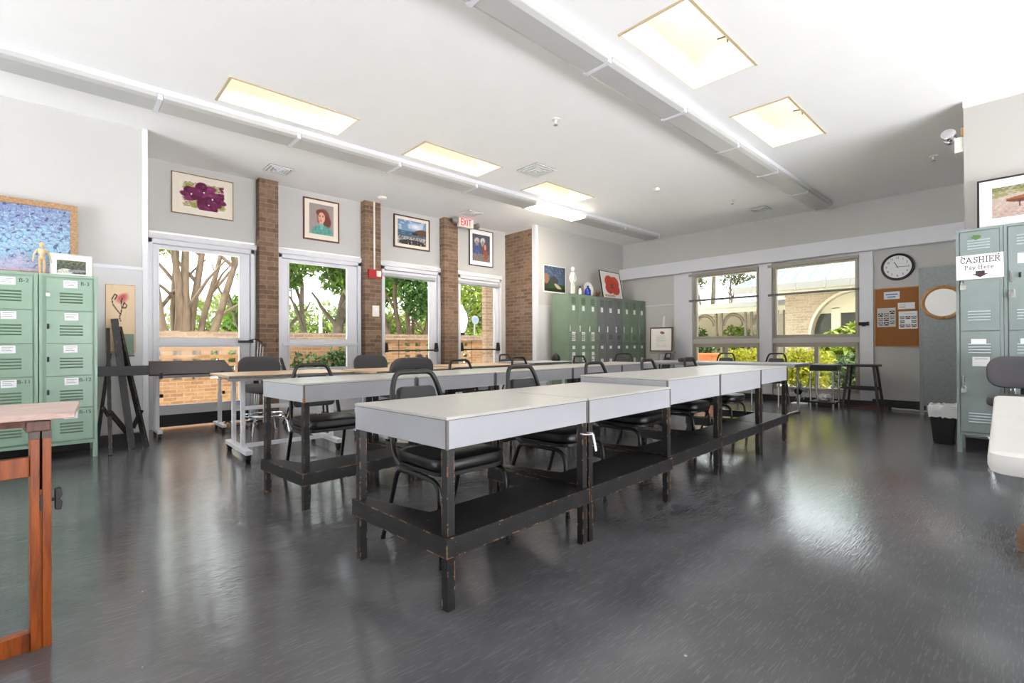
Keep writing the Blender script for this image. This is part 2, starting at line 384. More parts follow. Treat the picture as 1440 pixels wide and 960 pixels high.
# ------------------------------------------------------------------ the room
H = 3.35; D = 7.45; LW = 6.52; LK = 6.60; WX = 9.67
XB, YB, ZB = -5.0, -5.0, 1.5                       # the room runs on behind the camera
struct('floor', MB().box(XB, WX+.2, YB, D+.2, -.12, 0), M['floor'])
holes = [(1.11, 2.27, 4.76, 5.27), (3.09, 4.25, 4.76, 5.27), (5.11, 6.19, 4.76, 5.27), (3.12, 4.275, 1.605, 2.135), (5.07, 6.225, 1.605, 2.135)]
hx = [(a-.021, b+.021, c-.021, d+.021) for a, b, c, d in holes]
cm = MB(); xs = sorted({XB, WX+.2} | {h[0] for h in hx} | {h[1] for h in hx}); ys = sorted({YB, D+.2} | {h[2] for h in hx} | {h[3] for h in hx})
for a, b in zip(xs, xs[1:]):
    for c, d in zip(ys, ys[1:]):
        mx, my = (a+b)/2, (c+d)/2
        if not any(h[0] < mx < h[1] and h[2] < my < h[3] for h in hx): cm.box(a, b, c, d, H, H+.25)
bmesh.ops.remove_doubles(cm.b, verts=cm.b.verts, dist=1e-4)
struct('ceiling', cm, M['ceil'])
m, nt, b = new_mat('frosted_skylight_dome'); nt.nodes.remove(b)
tr = N(nt, 'ShaderNodeBsdfTranslucent'); tr.inputs[0].default_value = (.34, .335, .32, 1)
nt.links.new(tr.outputs[0], nt.nodes['Material Output'].inputs[0]); M['dome'] = m
sk_lab = ['cream ceiling skylight beside the long lamp run, nearest the left wall', 'cream ceiling skylight beside the long lamp run, between the two other skylights of its row',
          'cream ceiling skylight in the row of three, beyond the square air vent', 'deep bright skylight nearest the camera, with a small hook in its shaft', 'deep cream skylight with a brown stain, nearer the cashier wall']
for i, (x0, x1, y0, y1) in enumerate(holes):
    t = thing('skylight', sk_lab[i], 'skylight', (x0, y0, H), 0, 'skylights in the ceiling'); w, d = x1-x0, y1-y0; e = .02; z1 = .95
    q = MB().box(-e, 0, -e, d+e, .0, z1).box(w, w+e, -e, d+e, .0, z1).box(0, w, -e, 0, .0, z1).box(0, w, d, d+e, .0, z1)
    q.build('shaft', M['shaft'], t)
    n = 8; dm = MB()
    rows = [[dm.b.verts.new((w*a/n, d*c/n, z1+.12*math.sin(math.pi*a/n)**.5*math.sin(math.pi*c/n)**.5)) for a in range(n+1)] for c in range(n+1)]
    for c in range(n):
        for a in range(n): dm._f([rows[c][a], rows[c][a+1], rows[c+1][a+1], rows[c+1][a]])
    dm.build('dome', M['dome'], t, smooth=True)
    MB().box(-.015, w+.015, -.022, 0, -.008, .01).box(-.022, 0, -.015, d+.015, -.008, .01).build('edge_trim', M['edge_tan'], t)
    if i > 2: MB().tube(bend([(w-.001, .2, .30), (w-.05, .2, .30), (w-.05, .2, .26)], .01), .006, 6).tube([(w-.001, .12, .33), (w-.03, .3, .34)], .006, 6).build('hook', M['bronze'], t)

# the unseen sides behind the camera: added walls with openings shaped for the light
struct('wall_back_unseen', MB().box(XB-.2, 6.45, YB-.2, YB, ZB, H+.25).box(XB-.2, OB[0], YB-.2, YB, 0, ZB).box(OB[1], 6.45, YB-.2, YB, 0, ZB), M['wall'])
struct('wall_far_left_unseen', MB().box(XB-.2, XB, YB, LW, OA[2], H+.25).box(XB-.2, XB, YB, OA[0], 0, OA[2]).box(XB-.2, XB, OA[1], LW, 0, OA[2]), M['wall'])
# left wall (stands forward of the door wall) with its return
struct('wall_left', MB().box(XB, .71, LW, D+.15, 0, H), M['wall'])
struct('trim_1', MB().box(.26, .685, LW-.012, LW, .12, 1.83), M['wall_white'])
struct('trim_2', MB().box(.26, .70, LW-.022, LW, 1.83, 1.865), M['trim'])
struct('trim_3', MB().box(.66, .712, LW-.02, LW, 0, H), M['trim'], bev=.004)
struct('baseboard_left', MB().box(XB, .66, LW-.03, LW, 0, .11), M['black_base'])
# door wall: panel above the doors and the short piers between them
w = MB().box(.71, 6.75, D, D+.15, 2.46, H)
for a, b in ((.71, .80), (2.01, 2.32), (3.58, 3.945), (5.115, 5.515), (6.60, 6.75)): w.box(a, b, D, D+.15, 0, 2.46)
struct('wall_door_side', w, M['wall'])
def brick_pier(x0, x1, lab):
    struct('brick_pillar', MB().box(x0, x1, 7.30, D, 0, H), M['brick'], label=lab)
brick_pier(2.035, 2.285, 'brown brick pillar between the first two glass doors')
brick_pier(3.59, 3.865, 'brown brick pillar with white conduit and red alarm')
brick_pier(5.12, 5.425, 'brown brick pillar under the exit sign')
# locker wall, its brick return and the corner trim
struct('wall_lockers', MB().box(6.75, WX+.2, LK, D+.15, 0, H), M['wall'])
struct('wall_brick_return', MB().box(6.735, 6.752, 6.665, D, 0, H-.06), M['brick'])
struct('trim_4', MB().box(6.728, 6.80, 6.565, 6.665, 0, H), M['trim'])
struct('trim_5', MB().box(6.80, WX, LK-.012, LK, 1.79, 1.815).box(6.80, WX, LK-.008, LK, .1, 1.79), M['wall_white'])
# window wall: two tall bays of two windows each
bays = [(3.575, 4.88), (2.01, 3.34)]
ww = MB().box(WX, WX+.2, YB, bays[1][0], 0, H).box(WX, WX+.2, bays[1][1], bays[0][0], 0, H).box(WX, WX+.2, bays[0][1], LK, 0, H)
for a, b in bays: ww.box(WX, WX+.2, a, b, 2.48, H).box(WX, WX+.2, a, b, 0, .2).box(WX, WX+.2, a, b, 1.045, 1.135)
struct('wall_window_side', ww, M['wall'])
struct('trim_6', MB().box(WX-.14, WX, 0, LK, 2.52, 2.765), M['trim'], bev=.003)
tp = MB()
for a, b in ((4.89, 5.30), (3.345, 3.57), (1.83, 2.0)): tp.box(WX-.022, WX, a, b, .1, 2.52)
struct('trim_7', tp, M['trim'], bev=.003)
struct('trim_8', MB().box(WX-.016, WX, 4.89, LK, 1.88, 1.90).box(WX-.03, WX, 1.815, 1.835, .1, 2.52), M['trim'])
struct('baseboard_window_side', MB().box(WX-.05, WX, .55, 1.83, 0, .13), M['black_base'])
struct('baseboard_under_windows', MB().box(WX-.03, WX, 1.83, LK, 0, .09), M['black_base'])
# cashier wall block
struct('wall_cashier', MB().box(6.45, WX, YB, .485, 0, H), M['wall_taupe'])
struct('trim_9', MB().box(6.41, 6.45, YB, .487, H-.06, H), M['ceil'])
struct('baseboard_cashier', MB().box(6.44, 6.45, YB, .485, 0, .1), M['black_base'])

# ------------------------------------------------------------------ doors
def glass_door(n, lab, x0, x1, ztop, g, zlow, rail, kick, bar, blind):
    r = sroot('door_%d' % n, lab); y = D; gx0, gx1, gz1 = g
    f = MB().box(x0, x0+.055, y-.035, y+.12, 0, ztop).box(x1-.055, x1, y-.035, y+.12, 0, ztop).box(x0, x1, y-.035, y+.12, ztop-.06, ztop)
    f.box(x0-.02, x1+.02, y-.05, y-.0, ztop, ztop+.022).box(x0-.03, x1+.03, y-.03, y, ztop+.022, ztop+.075)
    f.build('door_frame', M['trim'], r, bev=.006)
    a, b = x0+.06, x1-.06; l = MB()
    l.box(a, gx0, y+.0, y+.05, .02, ztop-.065).box(gx1, b, y+.0, y+.05, .02, ztop-.065).box(gx0, gx1, y+.0, y+.05, gz1, ztop-.065).box(gx0, gx1, y+.0, y+.05, .02, zlow)
    l.build('door_leaf', M['trim'], r, bev=.004)
    if rail: MB().box(gx0, gx1, y-.012, y+.055, rail[0], rail[1]).box(a, b, y-.024, y, rail[0]+.01, rail[0]+.05).build('mid_rail', M['trim'], r, bev=.004)
    MB().box(gx0-.005, gx1+.005, y+.022, y+.028, zlow-.005, gz1+.005).build('glass_pane', M['glass'], r)
    MB().box(gx0-.02, gx1+.02, y-.008, y+.001, zlow-.02, zlow).box(gx0-.02, gx1+.02, y-.008, y+.001, gz1, gz1+.02).box(gx0-.02, gx0, y-.008, y+.001, zlow, gz1).box(gx1, gx1+.02, y-.008, y+.001, zlow, gz1).build('glazing_bead', M['trim'], r)
    if kick: MB().box(a+.05, b-.02, y-.008, y, .015, .165).build('kick_plate', M['black_base'], r)
    if bar:
        q = MB().tube([(a+.0, y-.07, bar), (b-.02, y-.07, bar)], .013, 8)
        for x in (a+.01, b-.04): q.prism([(0, -.03), (.05, -.03), (.05, .03), (.035, .13), (.01, .13)], face((x-.02, y, bar), '-Y'), .06)
        q.build('push_bar', M['black'], r)
    if blind:
        q = MB().box(gx0-.06, gx1+.11, y-.05, y-.008, gz1-.015, gz1+.035)
        for k in range(3): q.box(gx0-.05, gx1+.10, y-.047, y-.012, gz1-.024+k*.002-.006*k, gz1-.021-.006*k)
        q.build('blind_headrail', M['blind'], r)
    return r
d1 = glass_door(1, 'white glass door nearest the left wall, black kick plate', .80, 2.01, 2.36, (.925, 1.822, 2.25), .285, (1.02, 1.135), True, 0, False)
MB().box(1.80, 1.98, D-.07, D-.025, 1.07, 1.105).build('door_handle', M['black'], d1)
glass_door(2, 'white glazed door panel with ivy wall behind its lower pane', 2.32, 3.58, 2.36, (2.478, 3.357, 2.25), .70, (1.02, 1.125), False, 0, False)
glass_door(3, 'white glass door with push bar, right of the red alarm', 3.945, 5.115, 2.36, (4.014, 4.897, 2.21), .285, None, True, .945, True)
glass_door(4, 'white glass door with push bar, beside the brick return wall', 5.515, 6.60, 2.36, (5.567, 6.45, 2.215), .285, None, True, .95, True)

# ------------------------------------------------------------------ windows
def win(n, lab, y0, y1, z0, z1, mull=None):
    r = sroot('window_%d' % n, lab); fw = .055; x0, x1 = WX+.01, WX+.12
    f = MB().box(x0, x1, y0, y0+fw, z0, z1).box(x0, x1, y1-fw, y1, z0, z1).box(x0, x1, y0+fw, y1-fw, z0, z0+fw).box(x0, x1, y0+fw, y1-fw, z1-fw-.02, z1)
    f.box(x0-.02, x0+.01, y0+.01, y0+.03, z0, z1).box(x0-.02, x0+.01, y1-.03, y1-.01, z0, z1)
    f.build('window_frame', M['alu'], r, bev=.004)
    if mull: MB().box(x0+.01, x1-.02, mull-.03, mull+.03, z0+fw, z1-fw-.02).build('sliding_stile', M['alu'], r, bev=.003)
    MB().box(x0+.055, x0+.06, y0+fw-.01, y1-fw+.01, z0+fw-.01, z1-fw-.01).build('glass_pane', M['glass'], r)
win(1, 'upper window nearest the room corner, arcade outside', 3.575, 4.88, 1.135, 2.48)
win(2, 'upper window beside the wall clock, pale brick building outside', 2.01, 3.34, 1.135, 2.48)
win(3, 'lower sliding window nearest the room corner', 3.575, 4.88, .2, 1.045, 4.22)
win(4, 'lower sliding window behind the chrome cart', 2.01, 3.34, .2, 1.045, 2.645)
for (y0, y1, z, lab) in ((3.57, 4.95, 1.93, 'grey window blind gathered halfway down the window over the arcade view'), (2.0, 3.405, 1.925, 'grey window blind gathered halfway down the window beside the clock')):
    t = thing('window_blind', lab, 'blind', (WX-.03, 0, 0), 0, 'window blinds')
    q = MB(); [q.box(-.018, .018, y0, y1, z-.02+k*.007, z-.016+k*.007) for k in range(6)]; q.build('gathered_slats', M['blind_dark'], t)
    MB().box(-.022, .022, y0, y1, 2.432, 2.478).build('headrail', M['alu'], t)
    q = MB(); [q.tube([(-.02, y, z-.02), (-.02, y, 2.44)], .002, 5) for y in (y0+.12, (y0*2+y1)/3, (y0+2*y1)/3, y1-.12)]; q.build('cord', M['cream_plastic'], t)

# ------------------------------------------------------------------ ceiling lamps, vents, sprinklers
def lamp_run(name, lab, y0, y1, x1, n, lit=None):
    t = thing(name, lab, 'ceiling light', (0, 0, H-.001)); L = 1.22; x0 = x1-n*L
    MB().box(x0, x1, y0, y1, -.052, 0).box(x1, x1+.02, y0+.01, y1-.01, -.10, 0).build('housing', M['trim'], t, bev=.004)
    for k in range(n+1): MB().box(x1-k*L-.02, x1-k*L+.02, y0+.012, y1-.012, -.103, -.05).build('joint_strip', M['trim'], t, bev=.003)
    for k in range(n):
        a, b = x1-(k+1)*L+.022, x1-k*L-.022
        p = [(y0+.004, -.05), (y0+.012, -.082), (y0+.05, -.10), (y1-.05, -.10), (y1-.012, -.082), (y1-.004, -.05)]
        q = MB(); q.prism([(y, z) for y, z in p], Matrix(((0,0,1,a),(1,0,0,0),(0,1,0,0),(0,0,0,1))), b-a)
        o = q.build('diffuser', M['lens_lit'] if k == lit else M['lens'], t, bev=.004)
        if k == lit: o['label'] = 'glowing lit diffuser'
lamp_run('ceiling_light_run', 'long white fluorescent run with one lit tube, nearer the glass doors', 5.375, 5.735, 9.22, 9, 2)
lamp_run('ceiling_light_run', 'long unlit fluorescent run with grey lenses, nearer the cashier wall', 2.285, 2.565, 9.31, 9)
def vent(x, y, s, lab, rings=4):
    t = thing('ceiling_vent', lab, 'vent', (x, y, H), 0, 'ceiling air vents')
    MB().box(-s/2, s/2, -s/2, s/2, -.008, 0).build('backing', M['vent_dark'], t)
    q = MB()
    for k in range(rings):
        a = s/2*(1-k/rings); w_ = s/2/rings*.62; z0, z1 = -.016-.004*k, -.006
        q.box(-a, a, -a, -a+w_, z0, z1).box(-a, a, a-w_, a, z0, z1).box(-a, -a+w_, -a+w_, a-w_, z0, z1).box(a-w_, a, -a+w_, a-w_, z0, z1)
    q.build('louver_rings', M['vent'], t)
vent(4.67, 4.53, .38, 'square white air vent between the skylights')
vent(2.13, 6.80, .30, 'square ceiling vent above the first brick pillar')
vent(5.31, 6.75, .30, 'small ceiling vent above the exit sign', 3)
vent(8.85, 3.25, .28, 'small pale ceiling vent near the window wall', 3)
def disc(x, y, lab, r=.05):
    t = thing('smoke_detector', lab, 'smoke detector', (x, y, H))
    MB().lathe([(r, 0), (r, -.02), (r*.8, -.035), (r*.4, -.04)], 18).build('housing', M['cream_plastic'], t, smooth=True)
disc(3.72, 6.98, 'round white ceiling detector above the second brick pillar', .07)
disc(6.55, 3.87, 'round white ceiling detector between the two lamp runs, near the vent')
def sprinkler(x, y, lab):
    t = thing('ceiling_sprinkler', lab, 'sprinkler', (x, y, H), 0, 'ceiling sprinklers')
    MB().lathe([(.045, 0), (.045, -.006), (.014, -.012), (.012, -.04), (.006, -.045)], 14).build('body', M['cream_plastic'], t, smooth=True)
    MB().lathe([(.022, -.062), (.022, -.058), (.004, -.056), (.004, -.045)], 12).build('deflector', M['fan_grey'], t)
sprinkler(3.78, 3.39, 'ceiling sprinkler left of the front lamp run, nearest the camera')
sprinkler(8.0, 3.36, 'ceiling sprinkler near the far end of the front lamp run')
sprinkler(8.0, .88, 'ceiling sprinkler above the clock corner, beside the emergency lamp')

# ------------------------------------------------------------------ fixed wall items
t = thing('exit_sign', 'lit red EXIT sign with two lamp heads on the brick pillar', 'exit sign', (5.50, 7.18, 3.28))
MB().box(-.165, .165, -.04, .03, -.085, .085).box(-.04, .04, .03, .13, -.05, .05).build('sign_box', M['cream_plastic'], t, bev=.006)
q = MB(); F = face((0, -.0405, 0), '-Y'); w = .018
S = {'E': [[(.045,.11),(0,.11),(0,0),(.045,0)], [(0,.055),(.04,.055)]], 'X': [[(0,0),(.05,.11)], [(0,.11),(.05,0)]], 'I': [[(.01,0),(.01,.11)]], 'T': [[(0,.11),(.055,.11)], [(.027,.11),(.027,0)]]}
x = -.118
for ch, adv in (('E', .064), ('X', .07), ('I', .038), ('T', .06)):
    strokes(q, [[(a+x, b-.055) for a, b in ln] for ln in S[ch]], F, w, .002); x += adv
q.build('lettering', M['sign_red'], t)['label'] = 'red EXIT letters'
for s in (-1, 1):
    T = Matrix.Translation((s*.25, -.03, -.0 if s < 0 else -.03)) @ Matrix.Rotation(R(70), 4, 'X') @ Matrix.Rotation(s*R(25), 4, 'Y')
    MB().lathe([(.03, -.05), (.05, -.02), (.052, .05), (.045, .055)], 16, (0, 0, 0), T).bar((s*.16, 0, 0), (s*.25, 0, 0), .02).build('lamp_head', M['steel'], t, smooth=True)
t = thing('wall_mounted_alarm', 'red fire alarm box with strobe on the brick pillar', 'fire alarm', (3.745, 7.30, 2.18))
MB().box(-.115, .115, -.06, 0, -.07, .07).build('alarm_box', M['red'], t, bev=.008)
MB().box(.005, .085, -.085, -.06, -.045, .05).build('strobe', M['cream_plastic'], t, bev=.008)
tag(MB().tube([(3.745, 7.288, 2.25), (3.745, 7.288, H)], .013, 10).build('conduit', M['cream_plastic'], smooth=True), 'white vertical conduit pipe above the red alarm box', 'pipe')
t = thing('wall_switch_plate', 'small square white plate on the second brick pillar', 'wall plate', (3.765, 7.30, 1.585))
MB().box(-.06, .06, -.02, 0, -.09, .09).build('plate', M['cream_plastic'], t, bev=.006)
MB().box(-.035, .035, -.023, -.02, .0, .05).build('cover', M['paper'], t, bev=.001)
t = thing('emergency_light', 'twin-head emergency lamp on the edge of the cashier wall', 'emergency light', (6.56, .485, 2.98))
MB().box(-.09, .09, 0, .07, -.10, .05).build('battery_box', M['cream_plastic'], t, bev=.008)
MB().box(-.10, .10, 0, .02, .05, .13).build('mount_block', M['tan_wood'], t)
for s in (-1, 1):
    T = Matrix.Translation((s*.07-.03, .11, .08)) @ Matrix.Rotation(R(-70), 4, 'Y')
    MB().lathe([(.02, -.05), (.052, -.01), (.058, .04), (.05, .046)], 16, (0, 0, 0), T).build('lamp_head', M['chrome'], t, smooth=True)
t = thing('security_camera', 'small black camera on the window post left of the cork board', 'camera', (WX-.022, 1.94, 1.335))
MB().box(-.03, 0, -.025, .025, -.03, .03).build('bracket', M['black'], t, bev=.004)
MB().tube([(-.05, .06, .01), (-.05, -.05, .01)], .026, 12).tube([(-.05, -.05, .01), (-.05, -.075, .01)], .032, 12).build('camera_body', M['black'], t, smooth=True)
t = thing('wall_clock', 'round black-rimmed wall clock above the cork board', 'clock', (WX, 1.5, 2.222))
T = face((0, 0, 0), '-X')
MB().lathe([(.205, 0), (.213, .02), (.205, .045), (.18, .05), (.175, .03), (.1, .028)], 48, (0, 0, 0), T).build('rim', M['black'], t, smooth=True)
MB().lathe([(.178, .02), (.178, .031), (.02, .031)], 48, (0, 0, 0), T).build('dial', M['paper'], t)
for k in range(1, 13):
    a = R(90-30*k); q = MB(); text_polys(q, str(k), .046, T @ Matrix.Translation((.138*math.cos(a), .138*math.sin(a), .031))); q.build('numeral', M['ink'], t)
def hand(deg, L, w, nm):
    a = R(90-deg); q = MB(); strokes(q, [[(-.02*math.cos(a), -.02*math.sin(a)), (L*math.cos(a), L*math.sin(a))]], T, w, .036); q.build(nm, M['ink'], t)
hand(92, .125, .006, 'minute_hand'); hand(333, .09, .008, 'hour_hand')
# ------------------------------------------------------------------ outside
struct('ground_court', MB().box(-6, 30, D+.16, 40, -.14, -.06), M['paving'])
struct('ground_garden', MB().box(WX+.21, 40, -20, D+.16, -.14, -.06), M['paving'])  # unseen; pale paving chosen to bounce light onto the ceiling
def leaves(mb_name, parent, clusters, n, size, cols, seed, mat_='leaf'):
    r = np.random.RandomState(seed); cl = np.array([c[:6] for c in clusters], float)
    wgt = np.array([c[3]*c[4]*c[5] for c in clusters])**.487; idx = r.choice(len(cl), n, p=wgt/wgt.sum())
    d = r.normal(size=(n, 3)); d /= np.linalg.norm(d, axis=1)[:, None]; d *= (r.rand(n)**.45)[:, None]
    P = cl[idx, :3] + d*cl[idx, 3:6]
    a = r.normal(size=(n, 3)); a /= np.linalg.norm(a, axis=1)[:, None]
    b = np.cross(a, r.normal(size=(n, 3))); b /= np.linalg.norm(b, axis=1)[:, None]
    s = size*(.6+.8*r.rand(n))[:, None]; c = np.cross(a, b)
    V = np.stack([P-a*s, P+b*s*.42+c*s*.1, P+a*s, P-b*s*.42+c*s*.1], 1).reshape(-1, 3)
    me = bpy.data.meshes.new(mb_name); me.from_pydata(V.tolist(), [], (np.arange(n)[:, None]*4+np.arange(4)).tolist())
    k = r.rand(n); C0 = np.array(cols[0], float); C1 = np.array(cols[1], float); col = sl((C0+(C1-C0)*k[:, None])/255.)*.48
    ca = me.color_attributes.new('Col', 'FLOAT_COLOR', 'POINT')
    ca.data.foreach_set('color', np.repeat(np.concatenate([col, np.ones((n, 1))], 1), 4, 0).astype(np.float32).ravel())
    me.materials.append(M[mat_]); o = bpy.data.objects.new(mb_name, me); C.objects.link(o)
    if parent: o.parent = parent
    return o
def curve(a, b, sag, seed, n=7):
    r = random.Random(seed); a, b = Vector(a), Vector(b); out = []
    ox, oy = r.uniform(-1, 1), r.uniform(-1, 1)
    for i in range(n+1):
        t = i/n; k = math.sin(math.pi*t)*sag; w = math.sin(t*9+ox*6)*sag*.22*t
        out.append(a.lerp(b, t) + Vector((ox*k+w, oy*k-w, 0)))
    return out
def tree(lab, base, stems, clusters, n, size, cols, seed, bark='bark', group='trees outside', r0=.1, name='tree'):
    t = thing(name, lab, 'tree', base, 0, group)
    q = MB()
    for i, (bx, by, ex, ey, ez, r, br) in enumerate(stems):
        p = curve((bx, by, 0), (ex, ey, ez), .22, seed*31+i); m = len(p)
        q.tube(p, [r*(1-.62*k/(m-1)) for k in range(m)], 9)
        for j in range(br):
            rr = random.Random(seed*77+i*9+j); k = rr.randint(3, m-2); s = p[k]
            e = s + Vector((rr.uniform(-1.1, 1.1), rr.uniform(-.5, .5), rr.uniform(.6, 1.5)))
            c = curve(s, e, .12, seed+i+j*5, 5); q.tube(c, [r*.42*(1-.7*x/5) for x in range(6)], 7)
    q.build('trunk', M[bark], t, smooth=True)
    if clusters: leaves('foliage', t, clusters, n, size, cols, seed)
    return t
YW = 10.35
def court_wall(x0, x1, lattice, lab, zt=1.31):
    t = thing('brick_garden_wall', lab, 'garden wall', (0, YW, -.06)); z = .0
    q = MB()
    if lattice:
        q.box(x0, x1, 0, .1, 0, .50); rows = 5; zz = .50; rh = (zt-.08-.50)/rows
        for k in range(rows):
            off = 0
            nx = int((x1-x0)/.29)
            for i in range(nx+1):
                a = x0+i*.29; b = min(a+.155, x1)
                if a < b: q.box(a, b, 0, .1, zz, zz+rh*.56)
            q.box(x0, x1, 0, .1, zz+rh*.56, zz+rh); zz += rh
    else: q.box(x0, x1, 0, .2, 0, zt-.08)
    q.build('brickwork', M['brick_out'], t)
    MB().box(x0-.01, x1+.01, -.03, .23, zt-.08, zt+.06).build('cap_course', M['brick'], t)
court_wall(-1.0, 3.0, True, 'pierced sandy brick garden wall outside the first glass door')
court_wall(3.02, 5.55, False, 'solid brick garden wall behind ivy outside the second glass door')
court_wall(5.57, 5.93, False, 'short solid brick stretch at the edge of the third door view')
court_wall(5.95, 8.12, True, 'pierced sandy brick garden wall outside the third glass door')
court_wall(8.14, 11.5, False, 'solid brick garden wall outside the fourth glass door')
t = thing('brick_column', 'tall brick column outside the fourth glass door', 'brick column', (7.42, 8.9, -.06))
MB().box(0, .42, 0, .14, 0, 3.3).build('shaft', M['brick'], t); MB().box(-.02, .44, -.02, .16, 0, .18).box(-.02, .44, -.02, .16, 3.2, 3.32).build('base_and_cap', M['brick'], t)
# crape myrtle outside door 1, many tan stems
tree('multi-stemmed tan tree outside the first glass door', (2.0, 12.4, -.06),
     [(-.3, .1, -1.25, .5, 4.0, .12, 2), (-.25, 0, -.75, .3, 4.2, .12, 2), (-.12, .1, -.3, .4, 4.4, .11, 2), (.0, 0, .18, .2, 4.4, .13, 2), (.08, .1, .62, .4, 4.4, .11, 2), (.16, 0, 1.45, .2, 4.1, .11, 3), (-.38, .2, -1.9, .1, 3.4, .11, 2), (.0, .3, .05, .9, 4.4, .1, 1), (-.45, -.1, -1.3, -.2, 2.0, .10, 2), (.2, .1, 1.0, .5, 4.0, .09, 2)],
     [(-1.6, .4, 3.6, .9, .6, .6), (-.2, .4, 4.3, 1.3, .8, .7), (1.6, .3, 3.4, .5, .4, .5), (1.55, .3, 2.75, .4, .3, .3), (-.75, 0, 2.15, .22, .2, .12), (1.35, -.2, 2.0, .4, .4, .4), (-.6, .1, 3.2, .6, .4, .3)], 1900, .07, ((112, 140, 40), (180, 196, 84)), 3)
tree('shady green tree with grey stems outside the second glass door', (5.35, 13.6, -.06),
     [(-.7, .2, -1.15, .4, 3.4, .15, 2), (-.15, 0, -.5, .2, 3.2, .11, 3), (.35, .3, 1.0, .6, 3.8, .2, 3), (.9, 0, 2.2, .3, 3.0, .12, 3), (-1.2, 0, -2.3, .1, 2.4, .09, 2)],
     [(-1.0, 0, 3.5, 1.2, .8, .6), (.4, .2, 3.7, 1.5, .9, .55), (1.7, 0, 2.9, .8, .8, .6), (-1.3, .6, 3.0, .6, .6, .5), (1.6, .3, 1.7, .7, .7, .6), (-1.7, .4, 1.9, .6, .6, .6), (.9, .3, 3.0, .8, .5, .4), (-.9, .2, 2.9, .5, .4, .35)], 10500, .09, ((84, 128, 36), (156, 192, 74)), 5, 'bark_dark')
tree('tan many-stemmed tree with dense leaves outside the third glass door', (7.35, 12.2, -.06),
     [(-.25, 0, -1.35, .2, 3.2, .085, 2), (-.15, .1, -.9, .3, 3.6, .1, 2), (-.05, 0, -.35, .1, 3.6, .1, 2), (.05, .1, .1, .3, 3.6, .1, 1), (.15, 0, .6, .2, 3.6, .09, 2), (.25, .1, 1.1, .3, 3.4, .09, 2), (0, .2, .8, .8, 3.2, .08, 2), (-.2, .2, -1.7, .5, 2.6, .06, 1)],
     [(.1, -.3, 2.55, .62, .4, .75), (-.3, -.1, 3.3, .9, .5, .5), (.8, 0, 3.4, .8, .5, .5)], 3600, .08, ((60, 104, 40), (118, 156, 72)), 8)
tree('yellow-green sunlit tree outside the fourth glass door', (12.6, 15.5, -.06),
     [(0, 0, .2, .1, 3.6, .14, 3), (.1, 0, -.8, .3, 3.4, .1, 3)],
     [(0, 0, 3.4, 1.8, 1.2, 1.2), (-1.1, .3, 2.4, 1.0, .8, .8), (1.0, .2, 2.2, 1.1, .8, .9), (-.4, 0, 1.5, 1.2, .8, .5)], 6500, .10, ((120, 156, 40), (206, 214, 98)), 9, 'bark_dark')
far = [(5.0, 22, 2.3, 2.5, 'low olive-green tree far beyond the pierced wall of the first door'), (1.0, 24, 2.0, 1.2, 'low green tree far beyond the tan multi-stemmed tree'), (8.2, 21, 2.4, 2.4, 'pale green bushy tree far behind the second door'),
       (11.6, 22, 2.4, 2.3, 'pale green bushy tree far behind the third door'), (14.2, 22, 3.0, 3.2, 'tall light green tree far behind the third door'), (18.0, 22, 3.0, 3.2, 'bright green tree far behind the fourth door')]
for i, (x, y, r, hgt, lab) in enumerate(far):
    tree(lab, (x, y, -.06), [(0, 0, .1, 0, hgt, .15, 2), (.1, 0, .6, .2, hgt*.9, .1, 1)], [(0, 0, hgt*.75, r*1.05, r*.48, hgt*.55), (-r*.48, 0, hgt*.45, r*.7, r*.5, hgt*.4), (r*.48, .2, hgt*.45, r*.7, r*.5, hgt*.4)], 4600, .13, ((110, 140, 56), (190, 200, 110)), 20+i, 'bark_dark')
t = thing('ivy_shrub', 'dark green leafy shrub against the brick wall outside the second door', 'shrub', (4.35, 10.0, -.06))
MB().tube([(0, 0, 0), (.1, .05, .5), (.0, .1, .9)], .02, 6).tube([(-.3, 0, 0), (-.5, .1, .6)], .018, 6).tube([(.3, 0, 0), (.6, .1, .7)], .018, 6).build('stem', M['bark_dark'], t)
leaves('foliage', t, [(-.7, 0, .55, .5, .2, .45), (0, 0, .5, .6, .2, .42), (.2, .1, .85, .6, .15, .25), (.75, 0, .65, .35, .18, .4), (-.2, -.2, .25, .9, .2, .25)], 2600, .055, ((38, 70, 36), (104, 138, 76)), 41)
t = thing('street_lamp', 'white globe lamp on a black post outside the fourth door', 'lamp post', (8.45, 11.2, -.06))
MB().tube([(0, 0, 0), (0, 0, 1.35)], .035, 10).lathe([(.09, 0), (.09, .1), (.05, .2)], 14).lathe([(.03, 1.2), (.06, 1.3), (.10, 1.42), (.11, 1.46)], 14).build('post', M['black'], t, smooth=True)
MB().lathe([(.07, 1.46), (.13, 1.62), (.17, 1.82), (.14, 2.02), (.07, 2.12), (.05, 2.18), (.015, 2.26)], 20).build('globe', M['lamp_white'], t, smooth=True)
t = thing('round_sign', 'small round pale sign beyond the lamp outside the fourth door', 'sign', (9.54, 12.0, -.06))
MB().tube([(0, 0, 0), (0, 0, 1.8)], .025, 8).build('post', M['steel'], t)
MB().lathe([(.13, 0), (.13, .03)], 24, (0, -.03, 1.90), face((0, 0, 0), '-Y')).build('disc', mat('grey_sign_face', rgb(140, 138, 144), .6), t)
q = MB(); strokes(q, [[(-.08, .05), (.08, .06)], [(-.09, 0), (.09, .01)], [(-.06, -.06), (.06, -.05)]], face((0, -.062, 1.90), '-Y'), .022, .003); q.build('markings', M['ink_blue'], t)
t = thing('lamp_pole', 'thin white pole among the trees outside the second door', 'pole', (6.3, 16, -.06))
